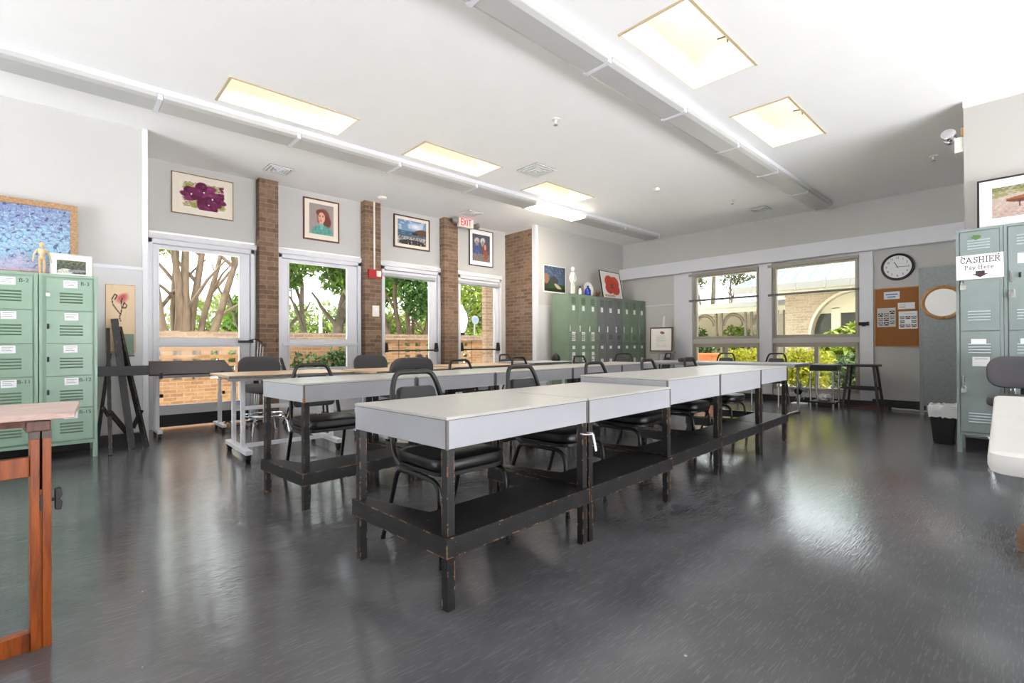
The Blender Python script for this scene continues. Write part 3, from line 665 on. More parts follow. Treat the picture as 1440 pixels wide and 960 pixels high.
MB().tube([(0, 0, 0), (0, 0, 3.0)], .055, 8).build('post', M['frame_white'], t); MB().lathe([(.07, 3.0), (.07, 3.05), (.02, 3.1)], 10).build('finial', M['steel'], t)

# ---- beyond the window wall: brick building with arched opening, arcade, shrubs
FX = 15.0
t = thing('brick_building', 'pale brick building with arched window and green metal roof outside', 'building', (0, 0, 0))
ay, az, ar = 3.165, 1.25, 1.05          # arch centre and radius
q = MB(); n = 20; y0, y1, zt = -3.0, 6.0, 2.43
arc = [(ay+ar*math.cos(math.pi*k/n), az+ar*math.sin(math.pi*k/n)*1.09) for k in range(n+1)]
for (a, b), (c, d) in zip(arc, arc[1:]):                 # wall above the arch
    v = [q.b.verts.new((FX, *p)) for p in ((a, b), (a, zt), (c, zt), (c, d))]; q._f(v)
    v = [q.b.verts.new(p) for p in ((FX, a, b), (FX+.3, a, b), (FX+.3, c, d), (FX, c, d))]; q._f(v)
q.box(FX, FX+.3, y0, ay-ar, -.1, zt).box(FX, FX+.3, ay+ar, 4.85, -.1, zt)
q.build('brick_wall', M['brick_pale'], t)
q = MB()
for k in range(n):
    (a, b), (c, d) = arc[k], arc[k+1]; e = 1.06
    f = lambda y, z, s: (ay+(y-ay)*s, az+(z-az)*s)
    v = [q.b.verts.new((FX-.012, *p)) for p in (f(a, b, 1), f(a, b, e), f(c, d, e), f(c, d, 1))]; q._f(v)
    v = [q.b.verts.new(p) for p in ((FX-.012, *f(a, b, 1)), (FX+.12, *f(a, b, 1)), (FX+.12, *f(c, d, 1)), (FX-.012, *f(c, d, 1)))]; q._f(v)
q.build('arch_trim', M['soffit'], t)
MB().box(FX+.34, FX+.36, ay-ar-.1, ay+ar+.1, -.1, 2.42).build('dark_glazing', M['window_dark'], t)
MB().box(FX+.24, FX+.33, ay-ar, ay+ar, 1.86, 1.98).box(FX+.22, FX+.33, ay-ar, ay+ar, 1.98, 2.42).box(FX+.22, FX+.33, ay+.42, ay+.62, -.1, 2.0).box(FX+.22, FX+.33, ay-.62, ay-.42, -.1, 2.0).build('window_frame', M['soffit'], t)
MB().box(FX-.75, FX+.3, y0, 5.2, 2.40, 2.46).build('soffit', M['soffit'], t)
MB().box(FX-.85, FX-.72, y0, 5.95, 2.46, 2.64).build('gutter', M['gutter'], t)
q = MB(); q._f([q.b.verts.new(p) for p in ((FX-.84, y0, 2.64), (FX-.84, 5.95, 2.64), (FX+2.6, 2.6, 4.5), (FX+2.6, y0, 4.5))]); q._f([q.b.verts.new(p) for p in ((FX-.84, 5.95, 2.64), (FX+5, 5.95, 2.64), (FX+2.6, 2.6, 4.5))])
q.build('roof', M['roof'], t)
q = MB()
for k in range(20):
    y = 5.6-k*.38; e = 1 if y < 2.6 else (5.95-y)/3.35
    q.bar((FX-.84, y, 2.66), (FX-.84+3.44*e, y, 2.66+1.86*e), .02, .05)
q.bar((FX-.84, 5.95, 2.65), (FX+2.6, 2.6, 4.52), .07, .05); q.build('standing_seams', mat('grey_green_seam', rgb(150, 176, 170), .5), t)
t = thing('covered_walkway', 'cream covered walkway with dark arched lattice posts outside', 'walkway', (0, 0, 0))
AX = 16.5
MB().box(AX-.35, AX+2.4, 4.9, 13, 2.24, 2.40).build('roof_edge', M['gutter'], t); MB().box(AX-.2, AX+2.2, 4.9, 13, 2.10, 2.24).build('beam', M['soffit'], t)
MB().box(AX+2.2, AX+2.3, 4.9, 13, -.1, 2.1).build('back_wall', M['soffit'], t)
for k in range(6):
    for dy in (0, .19): MB().box(AX-.03, AX+.05, 5.33+k*.98+dy, 5.39+k*.98+dy, -.1, 2.1).build('post', M['bronze'], t)
for k in range(5):
    a, b = 5.58+k*.98, 5.33+(k+1)*.98; c = (a+b)/2; r = (b-a)/2; q = MB()
    for s in (1, .82): q.tube([(AX, c+r*s*math.cos(math.pi*i/14), 1.66+r*s*1.12*math.sin(math.pi*i/14)) for i in range(15)], .028, 6)
    q.build('arch', M['bronze'], t)
tree('bare-branched tree above the covered walkway outside', (20.2, 9.2, -.06), [(0, 0, .2, .1, 6.5, .13, 4), (.1, 0, -.3, 1.3, 5.4, .06, 5), (0, 0, .3, -1.4, 5.2, .06, 5), (0, 0, .3, -.6, 4.4, .05, 4)], [(0, -.7, 4.0, .4, .7, .5), (0, .8, 3.9, .4, .4, .5), (0, -1.3, 3.6, .4, .5, .3)], 700, .09, ((86, 92, 60), (130, 136, 90)), 51, 'bark_dark')
def shrub(lab, x, y, clusters, n, cols, size, seed):
    t = thing('garden_shrub', lab, 'shrub', (x, y, -.06), 0, 'shrubs outside the windows')
    q = MB(); [q.tube([(0, 0, 0), (rnd.uniform(-.2, .2), rnd.uniform(-.3, .3), .5)], .02, 6) for _ in range(4)]; q.build('stem', M['bark_dark'], t)
    leaves('foliage', t, clusters, n, size, cols, seed)
shrub('yellow-green shrub under the window nearest the room corner', 11.6, 4.75, [(0, 0, .5, .5, .55, .5), (0, -.35, .55, .5, .4, .45)], 3200, ((176, 176, 30), (240, 232, 90)), .05, 61)
shrub('yellow-green shrub outside the sliding window behind the table', 11.4, 3.2, [(0, 0, .45, .5, .55, .55), (0, .25, .6, .4, .35, .45)], 3000, ((170, 174, 30), (238, 230, 90)), .05, 62)
shrub('dusky green shrub outside the sliding window behind the chrome cart', 10.75, 2.3, [(0, 0, .4, .4, .42, .55), (.1, -.2, .6, .35, .3, .4)], 2600, ((60, 84, 60), (140, 160, 104)), .05, 63)
shrub('bright green broad-leaved shrub before the arched window outside', 13.3, 2.72, [(0, 0, .8, .45, .85, .75), (0, -.35, 1.35, .4, .55, .55), (0, .5, 1.1, .3, .35, .3)], 2200, ((140, 168, 50), (226, 232, 120)), .12, 64)
shrub('soft green shrub growing behind the arcade posts outside', 17.6, 7.3, [(0, 0, 1.0, .5, .8, .8)], 1600, ((120, 156, 60), (196, 210, 110)), .08, 65)
shrub('green leafy shrub at the far arch of the walkway outside', 17.6, 8.9, [(0, 0, 1.1, .5, .6, .8)], 1400, ((80, 120, 60), (150, 180, 100)), .08, 66)
t = thing('terracotta_planter', 'orange terracotta planter box with leafy plants outside the corner window', 'planter', (11.9, 5.75, -.06))
MB().box(-.2, .2, -.32, .32, .6, .86).box(-.22, .22, -.34, .34, .82, .88).build('planter_box', M['terracotta'], t, bev=.01)
q = MB(); [q.box(x-.015, x+.015, y-.015, y+.015, 0, .62) for x in (-.18, .18) for y in (-.3, .3)]; q.box(-.2, .2, -.32, .32, .58, .6); q.build('stand', M['black'], t)
leaves('foliage', t, [(0, 0, 1.0, .2, .35, .14)], 500, .05, ((70, 110, 60), (150, 180, 120)), 71)
# ------------------------------------------------------------------ long white work tables with a black shelf
def work_table(lab, x, y, rz, L, dep, zt, za, zs, chip=False, group='white laminate work tables'):
    t = thing('work_table', lab, 'table', (x, y, 0), rz, group); s = .036
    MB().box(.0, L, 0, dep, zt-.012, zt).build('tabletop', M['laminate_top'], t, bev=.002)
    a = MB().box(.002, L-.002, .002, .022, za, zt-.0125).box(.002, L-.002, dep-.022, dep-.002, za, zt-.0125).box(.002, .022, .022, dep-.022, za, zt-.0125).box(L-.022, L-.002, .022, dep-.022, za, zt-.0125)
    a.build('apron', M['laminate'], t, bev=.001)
    MB().box(.0, .010, -.001, .010, za-.001, zt-.013).box(L-.010, L, -.001, .010, za-.001, zt-.013).build('corner_strip', M['seam'], t)
    MB().box(0, L, -.0006, .002, zt-.0135, zt-.0105).box(-.0006, .002, .002, dep, zt-.0135, zt-.0105).build('edge_line', M['seam'], t)
    if chip: MB().box(-.003, .012, -.003, .012, za-.002, za+.028).build('chipped_corner', M['rust'], t, bev=.003)['label'] = 'chipped corner showing bare wood'
    zl = zs-.075
    for (lx, ly) in ((.004, .004), (L-.004-s, .004), (.004, dep-.004-s), (L-.004-s, dep-.004-s)):
        MB().box(lx, lx+s, ly, ly+s, 0, za+.02).build('leg', M['worn'], t)
    o = .012 if 'left end' in lab else 0
    poly = [(-o, -.012), (L, -.012), (L, dep), (L-.045, dep), (L-.05, .285), (.13, .285), (.05, dep-.06), (.05, dep+.008), (-o, dep+.008)]
    MB().prism(poly, Matrix.Translation((0, 0, zl)), zs-zl).build('shelf', M['worn'], t)
    return t
t = thing('cloth_tag', 'white strip of cloth tied around a black leg of the front row', 'cloth tag', (1.956, 1.557, .47))
MB().tube([(.031*math.cos(R(40*k)), .031*math.sin(R(40*k)), .09) for k in range(9)], .004, 6, True).build('knot', M['paper'], t)
q = MB(); q.bar((.025, -.022, .085), (.040, -.030, .0), .014, .003).bar((.02, -.026, .085), (.030, -.034, .01), .012, .003); q.build('strip', M['paper'], t)
r3 = R(3.0)
work_table('nearest white work table at the left end of the front row', 1.07, 1.515, r3, .905, .70, .735, .613, .283)
work_table('second white work table of the front row, just below the higher step', 1.985, 1.566, r3, .905, .70, .735, .608, .283)
work_table('white work table at the step, first of the higher ones in the front row', 2.915, 1.648, R(2.9), .868, .70, .785, .612, .285)
work_table('white work table between the step table and the far end one', 3.795, 1.694, R(2.9), .948, .70, .785, .612, .285)
work_table('white work table at the far end of the front row, toward the windows', 4.755, 1.743, R(2.9), .80, .70, .785, .64, .285)
r5 = R(5.2)
def row2(s): return 1.105+s*math.cos(r5), 3.075+s*math.sin(r5)
for lab, s, L, ch in (('white work table with a chipped corner, left end of the second row', 0, .845, True), ('white work table after the chipped one in the second row', .865, .825, False), ('long white work table in the middle of the second row', 1.71, 1.155, False),
                      ('white work table in the second row in front of the grey lockers', 2.885, 1.015, False), ('white work table at the far end of the second row', 3.92, .86, False)):
    x, y = row2(s); work_table(lab, x, y, r5, L, .62, .78, .662, .226, ch)

# ------------------------------------------------------------------ black banquet chairs (sitter faces local -Y)
def make_chair(lab, chrome=False):
    t = thing('banquet_chair', lab, 'chair', (0, 0, 0), 0, 'black banquet chairs'); tm = M['chrome'] if chrome else M['black_metal']
    T = Matrix.Translation((0, -.04, .425))
    o = MB().cushion(.42, .43, .06, .09, T).build('seat', M['vinyl'], t, smooth=True)
    MB().cushion(.42, .41, .02, .08, Matrix.Translation((0, -.04, .405)), .0, .004).build('seat_pan', M['black'], t)
    q = MB(); w0, w1 = .158, .118; y0, y1, z0, z1 = .232, .285, .54, .785
    for dz, ins in ((0, 0),):
        T = Matrix(((1,0,0,0),(0,.21,-.98,.262),(0,.98,.21,.66),(0,0,0,1)))
        def ring(s, z): 
            out = []
            for cx, cy, a0 in ((1, 1, 0), (-1, 1, 90), (-1, -1, 180), (1, -1, 270)):
                wx = (w1 if cy > 0 else w0)*s; hy = .125*s
                for k in range(5):
                    a = R(a0+22.5*k); rr = .03; out.append(T @ Vector((cx*(wx-rr)+rr*math.cos(a), cy*(hy-rr)+rr*math.sin(a), z)))
            return out
        L = [[q.b.verts.new(p) for p in ring(s, z)] for s, z in ((.93, -.018), (1, -.010), (1, .012), (.95, .024), (.6, .032))]
        for A, B in zip(L, L[1:]):
            for k in range(len(A)): q._f([A[k], A[(k+1) % len(A)], B[(k+1) % len(A)], B[k]])
        q._f(L[0][::-1]); q._f(L[-1])
    q.build('backrest', M['vinyl_back'], t, smooth=True)
    p = bend([(-.192, -.02, .398), (-.192, .14, .40), (-.188, .205, .46), (-.174, .245, .64), (-.142, .285, .80), (-.112, .30, .862), (.112, .30, .862), (.142, .285, .80), (.174, .245, .64), (.188, .205, .46), (.192, .14, .40), (.192, -.02, .398)], .05, 4)
    MB().tube(p, .0145, 9).build('back_frame', M['chip_metal'], t, smooth=True)
    for s in (-1, 1):
        MB().tube(bend([(s*.205, -.245, 0), (s*.205, -.225, .385), (s*.205, .0, .388)], .07, 5), .0125, 9).lathe([(.015, 0), (.015, .02)], 9, (s*.205, -.245, 0)).build('leg', tm, t, smooth=True)
        MB().tube(bend([(s*.215, .265, 0), (s*.205, .13, .386), (s*.205, .0, .388)], .05, 5), .0125, 9).lathe([(.015, 0), (.015, .02)], 9, (s*.215, .263, 0)).build('leg', tm, t, smooth=True)
    for y in (-.12, .1): MB().tube([(-.205, y, .392), (.205, y, .392)], .010, 7).build('stretcher', tm, t)
    return t
g1 = 'black chairs behind the front row of tables'; g2 = 'black chairs behind the second row of tables'
ch = make_chair('black banquet chair behind the nearest table of the front row'); ch.location = (1.468, 2.085, 0); ch.rotation_euler = (0, 0, R(1)); ch['group'] = g1
dup(ch, (2.36, 2.135, 0), R(5), 'black banquet chair with a white nick, behind the second front-row table', g1)
dup(ch, (3.29, 2.22, 0), R(4), 'black banquet chair behind the step table of the front row', g1)
dup(ch, (4.27, 2.32, 0), R(6), 'black banquet chair behind the fourth front-row table, second from the far end', g1)
dup(ch, (5.22, 2.38, 0), R(4), 'black banquet chair behind the far end table of the front row', g1)
dup(ch, (1.485, 3.68, 0), R(-2), 'black banquet chair behind the table with the chipped corner', g2)
dup(ch, (3.10, 3.83, 0), R(4), 'black banquet chair behind the long second-row table, under the exit sign', g2)
dup(ch, (4.36, 4.24, 0), R(8), 'black banquet chair behind the second row, before the brick return wall', g2)
dup(ch, (5.38, 4.09, 0), R(5), 'black banquet chair behind the second row, before the green lockers with white labels', g2)
dup(ch, (5.75, 6.05, 0), R(8), 'black banquet chair behind the small white table, by the last glass door', g2)
dup(ch, (2.40, 6.58, 0), R(75), 'black banquet chair turned sideways before the ivy door', g2)
dup(ch, (7.30, 5.0, 0), R(-60), 'black banquet chair turned sideways in front of the right-hand green lockers', g2)
wch = make_chair('chrome-legged black chair at the end of the perpendicular table by the windows', True); wch.location = (8.62, 3.02, 0); wch.rotation_euler = (0, 0, R(-90)); wch['group'] = 'chrome-legged chairs by the windows'
dup(wch, (8.62, 3.86, 0), R(-88), 'chrome-legged black chair by the corner window, beyond the perpendicular table', 'chrome-legged chairs by the windows')
dup(wch, (8.35, 5.02, 0), R(-130), 'chrome-legged black chair before the easel with the framed certificate', 'chrome-legged chairs by the windows')

# ------------------------------------------------------------------ grey drafting chairs
def make_office(lab):
    t = thing('drafting_chair', lab, 'chair', (0, 0, 0), 0, 'grey drafting chairs')
    MB().cushion(.46, .44, .075, .13, Matrix.Translation((0, -.03, .50)), .015, .03).build('seat', M['fabric'], t, smooth=True)
    q = MB(); T = Matrix.Translation((0, .235, .76)) @ Matrix.Rotation(R(82), 4, 'X')
    q.cushion(.47, .27, .06, .11, T, .008, .02)
    for v in q.b.verts: v.co.y -= (v.co.x/.235)**2*.05
    q.build('backrest', M['fabric'], t, smooth=True)
    MB().bar((0, .285, .80), (0, .27, .50), .055, .012).bar((0, .27, .50), (0, .05, .485), .055, .012).build('back_support', M['black'], t, bev=.004)
    MB().box(-.11, .11, -.12, .12, .475, .50).tube([(.09, 0, .485), (.27, -.04, .47)], .008, 6).build('seat_mechanism', M['black'], t, bev=.004)
    MB().tube([(0, 0, .14), (0, 0, .48)], .026, 12).build('column', M['chrome'], t, smooth=True)
    for k in range(4):
        a = R(45+90*k); c, s = math.cos(a), math.sin(a)
        MB().tube(bend([(.02*c, .02*s, .20), (.25*c, .25*s, .20), (.29*c, .29*s, .0)], .07, 5), .0125, 8).lathe([(.018, 0), (.016, .03)], 8, (.29*c, .29*s, 0)).build('leg', M['chrome'], t, smooth=True)
    MB().tube([(.225*math.cos(R(10*k)), .225*math.sin(R(10*k)), .225) for k in range(36)], .010, 7, True).build('foot_ring', M['chrome'], t, smooth=True)
    return t
oc = make_office('grey drafting chair beside the first brick pillar, behind the wheeled wood table'); oc.location = (1.76, 6.12, 0); oc.rotation_euler = (0, 0, R(4))
dup(oc, (3.13, 6.08, 0), R(-6), 'grey drafting chair before the second brick pillar, under the red alarm')
dup(oc, (2.60, 4.42, 0), R(176), 'grey drafting chair seen from behind, above the front of the second row')
dup(oc, (3.98, 5.95, 0), R(55), 'grey drafting chair turned sideways before the third glass door')
dup(oc, (5.72, .07, 0), R(-88), 'grey drafting chair in front of the cashier lockers')

# ------------------------------------------------------------------ wheeled tables with a wooden top
def wheel_table(lab, x, y, L, dep, z, top, rz=0, cast=True):
    t = thing('wheeled_table', lab, 'table', (x, y, 0), rz, 'wheeled tables along the glass doors'); w = .035
    MB().box(0, L, 0, dep, z-.022, z).build('tabletop', top, t, bev=.003)
    MB().box(.004, L-.004, -.004, .0, z-.026, z-.004).build('edge_band', M['seam'], t)
    f = MB().box(.04, L-.04, dep*.25, dep*.25+w, z-.06, z-.022).box(.04, L-.04, dep*.75-w, dep*.75, z-.06, z-.022); f.build('top_rail', M['white_metal'], t)
    for k, lx in enumerate((.14, L-.14-w)):
        for ly in (dep*.28, dep*.72): MB().box(lx, lx+w, ly-w/2, ly+w/2, .09, z-.022).build('leg', M['white_metal'], t, bev=.003)
        MB().box(lx-.012, lx+w+.012, .0, dep, .065, .105).build('foot_bar', M['white_metal'], t, bev=.004)
        for ly in (.04, dep-.04):
            c = MB().tube([(lx+w/2-.018, ly, .032), (lx+w/2+.018, ly, .032)], .032, 14).box(lx+w/2-.024, lx+w/2+.024, ly-.025, ly+.025, .045, .066)
            c.build('caster', M['black'], t, bev=.003)
    MB().box(.14+w, L-.14-w, dep*.28-.012, dep*.28+.012, .10, .135).build('stretcher', M['white_metal'], t); MB().box(.14+w, L-.14-w, dep*.72-.012, dep*.72+.012, .40, .44).build('stretcher', M['white_metal'], t)
    return t
wheel_table('white-framed wheeled table with pale wood top, nearest the tilted drawing table', 1.06, 4.68, 1.12, .76, .762, M['beige_top'], R(-1))
wheel_table('white-framed wheeled table with pale wood top, before the ivy door', 2.33, 4.50, 1.04, .76, .760, M['beige_top'], R(2))
wheel_table('white-framed wheeled table with pale wood top, before the third glass door', 3.50, 4.74, 1.25, .80, .762, M['beige_top'], R(1))
wheel_table('small white-topped table before the brick return wall', 5.10, 5.02, 1.05, .78, .765, M['laminate'], R(0))
# dark rounded bag on it
t = thing('desk_bag', 'small dark rounded object on the white table before the green lockers', 'bag', (6.02, 5.42, .765))
MB().lathe([(.07, 0), (.078, .02), (.07, .06), (.045, .10), (.02, .115)], 18).build('body', M['black'], t, smooth=True); MB().tube([(-.03, 0, .10), (0, 0, .135), (.03, 0, .10)], .006, 6).build('strap', M['chip_metal'], t)
# perpendicular table by the windows
t = thing('folding_table', 'white table set across the far end of the rows, in front of the windows', 'table', (7.45, 2.28, 0))
MB().box(0, .72, 0, 2.35, .715, .742).build('tabletop', M['laminate'], t, bev=.004); MB().box(.02, .70, .02, 2.33, .69, .715).build('edge_rail', M['steel'], t)
for y in (.16, 2.15):
    MB().tube([(.12, y, .03), (.12, y, .69)], .014, 8).build('leg', M['black_metal'], t); MB().tube([(.60, y, .03), (.60, y, .69)], .014, 8).build('leg', M['chrome'], t)
    MB().box(.06, .66, y-.018, y+.018, 0, .03).build('foot_bar', M['steel'], t, bev=.004)
# paint box with brushes lying near its far end
t = thing('paint_box', 'open dark paint box with pink and brown things on the far table', 'paint box', (7.62, 3.95, .742), R(20))
MB().box(-.2, .2, -.12, .12, 0, .012).box(-.2, .2, -.12, -.11, 0, .05).box(-.2, .2, .11, .12, 0, .05).box(-.2, -.19, -.12, .12, 0, .05).box(.19, .2, -.12, .12, 0, .05).build('tray', M['walnut'], t)
for k in range(5): MB().tube([(-.14+.06*k, -.09, .02), (-.12+.06*k, .08, .03)], .013, 8).build('paint_tube', (M['red_wire'], M['paper'], M['terracotta'], M['black'], M['red_wire'])[k], t)

# ------------------------------------------------------------------ foreground: wooden drafting table (left) and folding table (right)
t = thing('drafting_table', 'orange wooden drafting table with pinkish glare coloured into its top at the left edge', 'table', (-.045, 2.30, 0), R(6))
T = Matrix.Translation((-.42, .10, .776)) @ Matrix.Rotation(R(-9), 4, 'Z')
MB().box(-.75, .52, -.10, .36, -.010, .010, T).build('tabletop', M['pink_glare_wood'], t, bev=.003)
MB().box(-.75, .42, -.085, -.05, -.032, -.0105, T).build('batten', M['brown_wood'], t)
MB().cbox((-.008, .0, .745), (.062, .10, .036)).build('pivot_block', M['brown_wood'], t, bev=.004)
def post(x):
    q = MB()
    for s in (-1, 1): q.box(x+s*.0145-.0115, x+s*.0145+.0115, -.028, .028, 0, .70).box(x+s*.0145-.0115, x+s*.0145+.0115, -.028, .028, .701, .723)
    q.box(x-.004, x+.004, -.022, .028, 0, .53); return q.build('post', M['orange_wood'], t, bev=.0015)
post(0); post(-.85)
MB().box(-.0265, -.0025, -.0295, .0285, .70, .727).box(.0025, .0265, -.0295, .0285, .70, .727).build('dark_cap', M['walnut'], t)
MB().tube([(0, 0, .50), (0, 0, .735)], .003, 6).box(-.003, .003, -.031, -.027, .46, .51).build('slide_rod', M['black'], t)
MB().box(-.82, -.0265, -.012, .016, .575, .64).build('upper_rail', M['orange_wood'], t, bev=.002); MB().box(-.82, -.0265, -.02, .02, .0, .06).build('lower_rail', M['orange_wood'], t, bev=.002)
MB().box(-.88, -.82, .03, .45, 0, .045).build('foot', M['orange_wood'], t)
MB().tube([(.026, 0, .485), (.05, 0, .485)], .006, 8).prism([(0, -.035), (.016, -.038), (.020, -.01), (.012, .0), (.020, .012), (.016, .04), (0, .036)], Matrix.Translation((.036, .01, .485)) @ Matrix.Rotation(R(90), 4, 'X'), .022).build('clamp_knob', M['black'], t, bev=.003)

t = thing('folding_table', 'white folding table with rounded corner at the right edge', 'table', (1.575, .083, 0), R(2.2))
q = MB(); w, d, r = 1.80, .75, .05
def rr(z, ins=0):
    out = []
    for cx, cy, a0 in ((w-r, -r, 0), (r, -r, 90), (r, -d+r, 180), (w-r, -d+r, 270)):
        for k in range(7): a = R(a0+15*k); out.append((cx+(r-ins)*math.cos(a), cy+(r-ins)*math.sin(a), z))
    return out
L = [[q.b.verts.new(p) for p in rr(z, i)] for z, i in ((.700, .012), (.703, .004), (.716, .0), (.732, .0), (.745, .003), (.75, .012))]
for A, B in zip(L, L[1:]):
    for k in range(len(A)): q._f([A[k], A[(k+1) % len(A)], B[(k+1) % len(A)], B[k]])
q._f(L[0][::-1]); q._f(L[-1]); q.build('tabletop', mat('white_moulded_plastic', rgb(226, 225, 220), .4, var=.02, scale=8), t, smooth=True)
MB().box(.05, 1.6, -.66, -.10, .655, .699).build('under_frame', M['fan_grey'], t, bev=.01)
MB().bar((.2, -.03, .70), (.34, -.12, .62), .02).build('hinge_brace', M['white_metal'], t)
for x, yy in ((.42, (-.36, -.60)), (1.86, (-.115, -.63))):
    for y in yy:
        MB().tube([(x, y, .04), (x-.25*(x > 1), -.36+(y+.36)*.6, .66)], .016, 9).build('leg', M['white_metal'], t)
        MB().lathe([(.042, 0), (.044, .03), (.041, .032), (.038, .09), (.028, .12), (.016, .128)], 16, (x, y, 0)).build('rubber_foot', M['rubber'], t, smooth=True)['label'] = 'tan rounded foot'
    MB().tube([(x-.05*(x > 1), -.40, .20), (x-.05*(x > 1), -.56, .20)], .012, 8).build('leg_brace', M['white_metal'], t)

# ------------------------------------------------------------------ tilted drawing table and stand by the first door
t = thing('tilted_drawing_table', 'drawing table with dark brown tilted board before the first glass door', 'table', (.80, 6.58, 0))
T = Matrix.Translation((.335, .24, .775)) @ Matrix.Rotation(R(15), 4, 'X')
MB().box(-.44, .42, -.26, .26, -.009, .009, T).build('board', M['dark_board'], t, bev=.003)
q = MB(); [q.cbox((x, .0, .70), (.03, .05, .07)) for x in (.03, .62)]; q.build('hinge', M['black'], t)
for x in (.0, .62):
    MB().box(x, x+.04, .18, .22, .08, .45).box(x+.006, x+.034, .186, .214, .45, .74).build('leg', M['white_metal'], t, bev=.003)
    MB().box(x-.005, x+.045, -.02, .42, .06, .095).build('foot_bar', M['white_metal'], t, bev=.004)
    MB().tube([(x+.045, .2, .46), (x+.075, .2, .46)], .022, 6).build('clamp_knob', M['black'], t)
    for y in (.02, .38): MB().tube([(x+.005, y, .028), (x+.035, y, .028)], .028, 12).build('caster', M['black'], t)
MB().box(.04, .62, .19, .21, .66, .69).build('cross_rail', M['white_metal'], t)
t = thing('metal_stand', 'folded thin metal stand with cords leaning beside the first brick pillar', 'stand', (1.86, 6.95, 0))
q = MB(); [q.tube([(.02*k, 0, .05), (.09+.03*k, .1, 1.08-.03*k)], .007, 6) for k in range(3)]; q.build('rods', M['steel'], t)
MB().tube(bend([(.14, .1, 1.07), (.05, .08, 1.12), (-.06, .0, 1.09)], .04), .008, 6).build('arm', M['black'], t)
MB().tube([(-.2, 0, .02), (0, 0, .06), (.2, .05, .02)], .014, 7).tube([(0, -.2, .02), (0, 0, .06), (.03, .2, .02)], .014, 7).build('leg', M['black'], t)
tag(MB().tube(bend([(1.45, 6.8, .02), (1.55, 6.9, .10), (1.62, 6.78, .02), (1.74, 6.95, .06), (1.76, 6.70, .015)], .06), .012, 7).build('cord', M['black'], smooth=True), 'tangled dark cord on the floor by the tilted drawing table', 'cord')

# black easel and poster by the left wall
t = thing('easel', 'black wooden easel standing against the left wall beside green lockers', 'easel', (.45, 6.1, 0))
MB().bar((-.09, -.16, 0), (-.085, .20, 1.20), .03, .045).build('leg', M['worn'], t, bev=.003); MB().bar((.205, .04, 0), (.0, .22, 1.22), .03, .045).build('leg', M['worn'], t, bev=.003)
MB().bar((.09, .06, 0), (-.035, .20, 1.30), .06, .022, (0, 1, 0)).build('mast', M['worn'], t, bev=.003)
MB().bar((-.17, .34, 0), (-.07, .24, .95), .03, .04).build('rear_leg', M['worn'], t, bev=.003)
MB().box(-.172, .225, -.02, .09, .735, .755).box(-.172, .225, -.035, -.018, .735, .83).build('canvas_tray', M['black'], t, bev=.003)
MB().tube([(0.0, -.035, .78), (0.0, -.06, .78)], .018, 8).build('tray_knob', M['black'], t)
MB().bar((-.09, -.08, .40), (.05, .10, .17), .022, .045).bar((.17, .08, .38), (.10, .10, .20), .02, .04).bar((-.14, -.14, .45), (-.10, -.08, .36), .02, .03).build('brace', M['worn'], t, bev=.003)
def rose(u, v):
    im = blank(u, (232, 204, 168)); im = mixc(im, .5*ell(u, v, .5, .5, .75, .7, 0, .8), (240, 216, 184))
    im = mixc(im, .8*ell(u, v, .55, .80, .28, .085, .1, .6), (208, 96, 92)); im = mixc(im, .5*ell(u, v, .6, .84, .2, .05, .2, .8), (190, 70, 80))
    d = np.full(u.shape, 9.)
    def ln(pts):
        nonlocal d
        for (ax, ay), (bx, by) in zip(pts, pts[1:]):
            t = np.clip(((u-ax)*(bx-ax)+(v-ay)*(by-ay)*4)/((bx-ax)**2+4*(by-ay)**2+1e-9), 0, 1); d = np.minimum(d, np.hypot(u-ax-t*(bx-ax), (v-ay-t*(by-ay))*2))
    ln([(.5, .46), (.46, .52), (.5, .56), (.38, .62), (.24, .70), (.2, .78), (.3, .86), (.38, .84), (.3, .78)]); ln([(.5, .56), (.55, .66), (.52, .76), (.56, .8)]); ln([(.55, .66), (.68, .66), (.72, .7), (.62, .74), (.58, .68)])
    im = mixc(im, np.clip((.022-d)/.008, 0, 1), (52, 40, 40)); return mixc(im, (fnoise(u, v, 3, 4) > .75)*.25, (214, 180, 140))
t = thing('hanging_poster', 'tall beige poster of a pink line-drawn flower behind the black easel', 'poster', (.478, LW-.012, 1.315))
MB().box(-.122, .122, -.012, 0, -.35, .35).build('board', M['tan_wood'], t, bev=.002); canvas('print', .236, .69, 40, 110, rose, face((0, -.0125, 0), '-Y'), t)
t = thing('canvas_board', 'small grey-green panel leaning behind the black easel', 'panel', (.52, 6.42, .93)); MB().box(-.06, .06, -.006, .006, 0, .22).build('panel', M['green_dark'], t, bev=.002); MB().box(-.065, .065, -.008, .008, -.012, 0).build('ledge', M['black'], t)

# ------------------------------------------------------------------ far side: stools, cart, fan, bin, easel
t = thing('wooden_stool', 'black bench stool with splayed legs right of the chrome cart', 'stool', (9.28, 1.89, 0), R(90))
MB().box(-.22, .22, -.16, .16, .66, .695).build('seat', M['black'], t, bev=.008)
for sx in (-1, 1):
    for sy in (-1, 1): MB().bar((sx*.235, sy*.17, 0), (sx*.165, sy*.11, .66), .032).build('leg', M['worn'], t, bev=.003)
MB().box(-.21, .21, -.15, -.125, .30, .345).box(-.21, .21, .125, .15, .30, .345).build('footrest', M['black'], t, bev=.003); MB().box(-.205, -.18, -.14, .14, .30, .33).box(.18, .205, -.14, .14, .30, .33).build('side_rail', M['black'], t, bev=.003)
t = thing('chrome_cart', 'small chrome-legged cart with thick black top between fan and stool', 'cart', (9.25, 2.40, 0), R(90))
MB().box(-.19, .17, -.2, .2, .585, .68).build('top', M['black'], t, bev=.006); MB().box(-.185, .165, -.19, .19, .68, .69).build('top_rim', M['steel'], t)
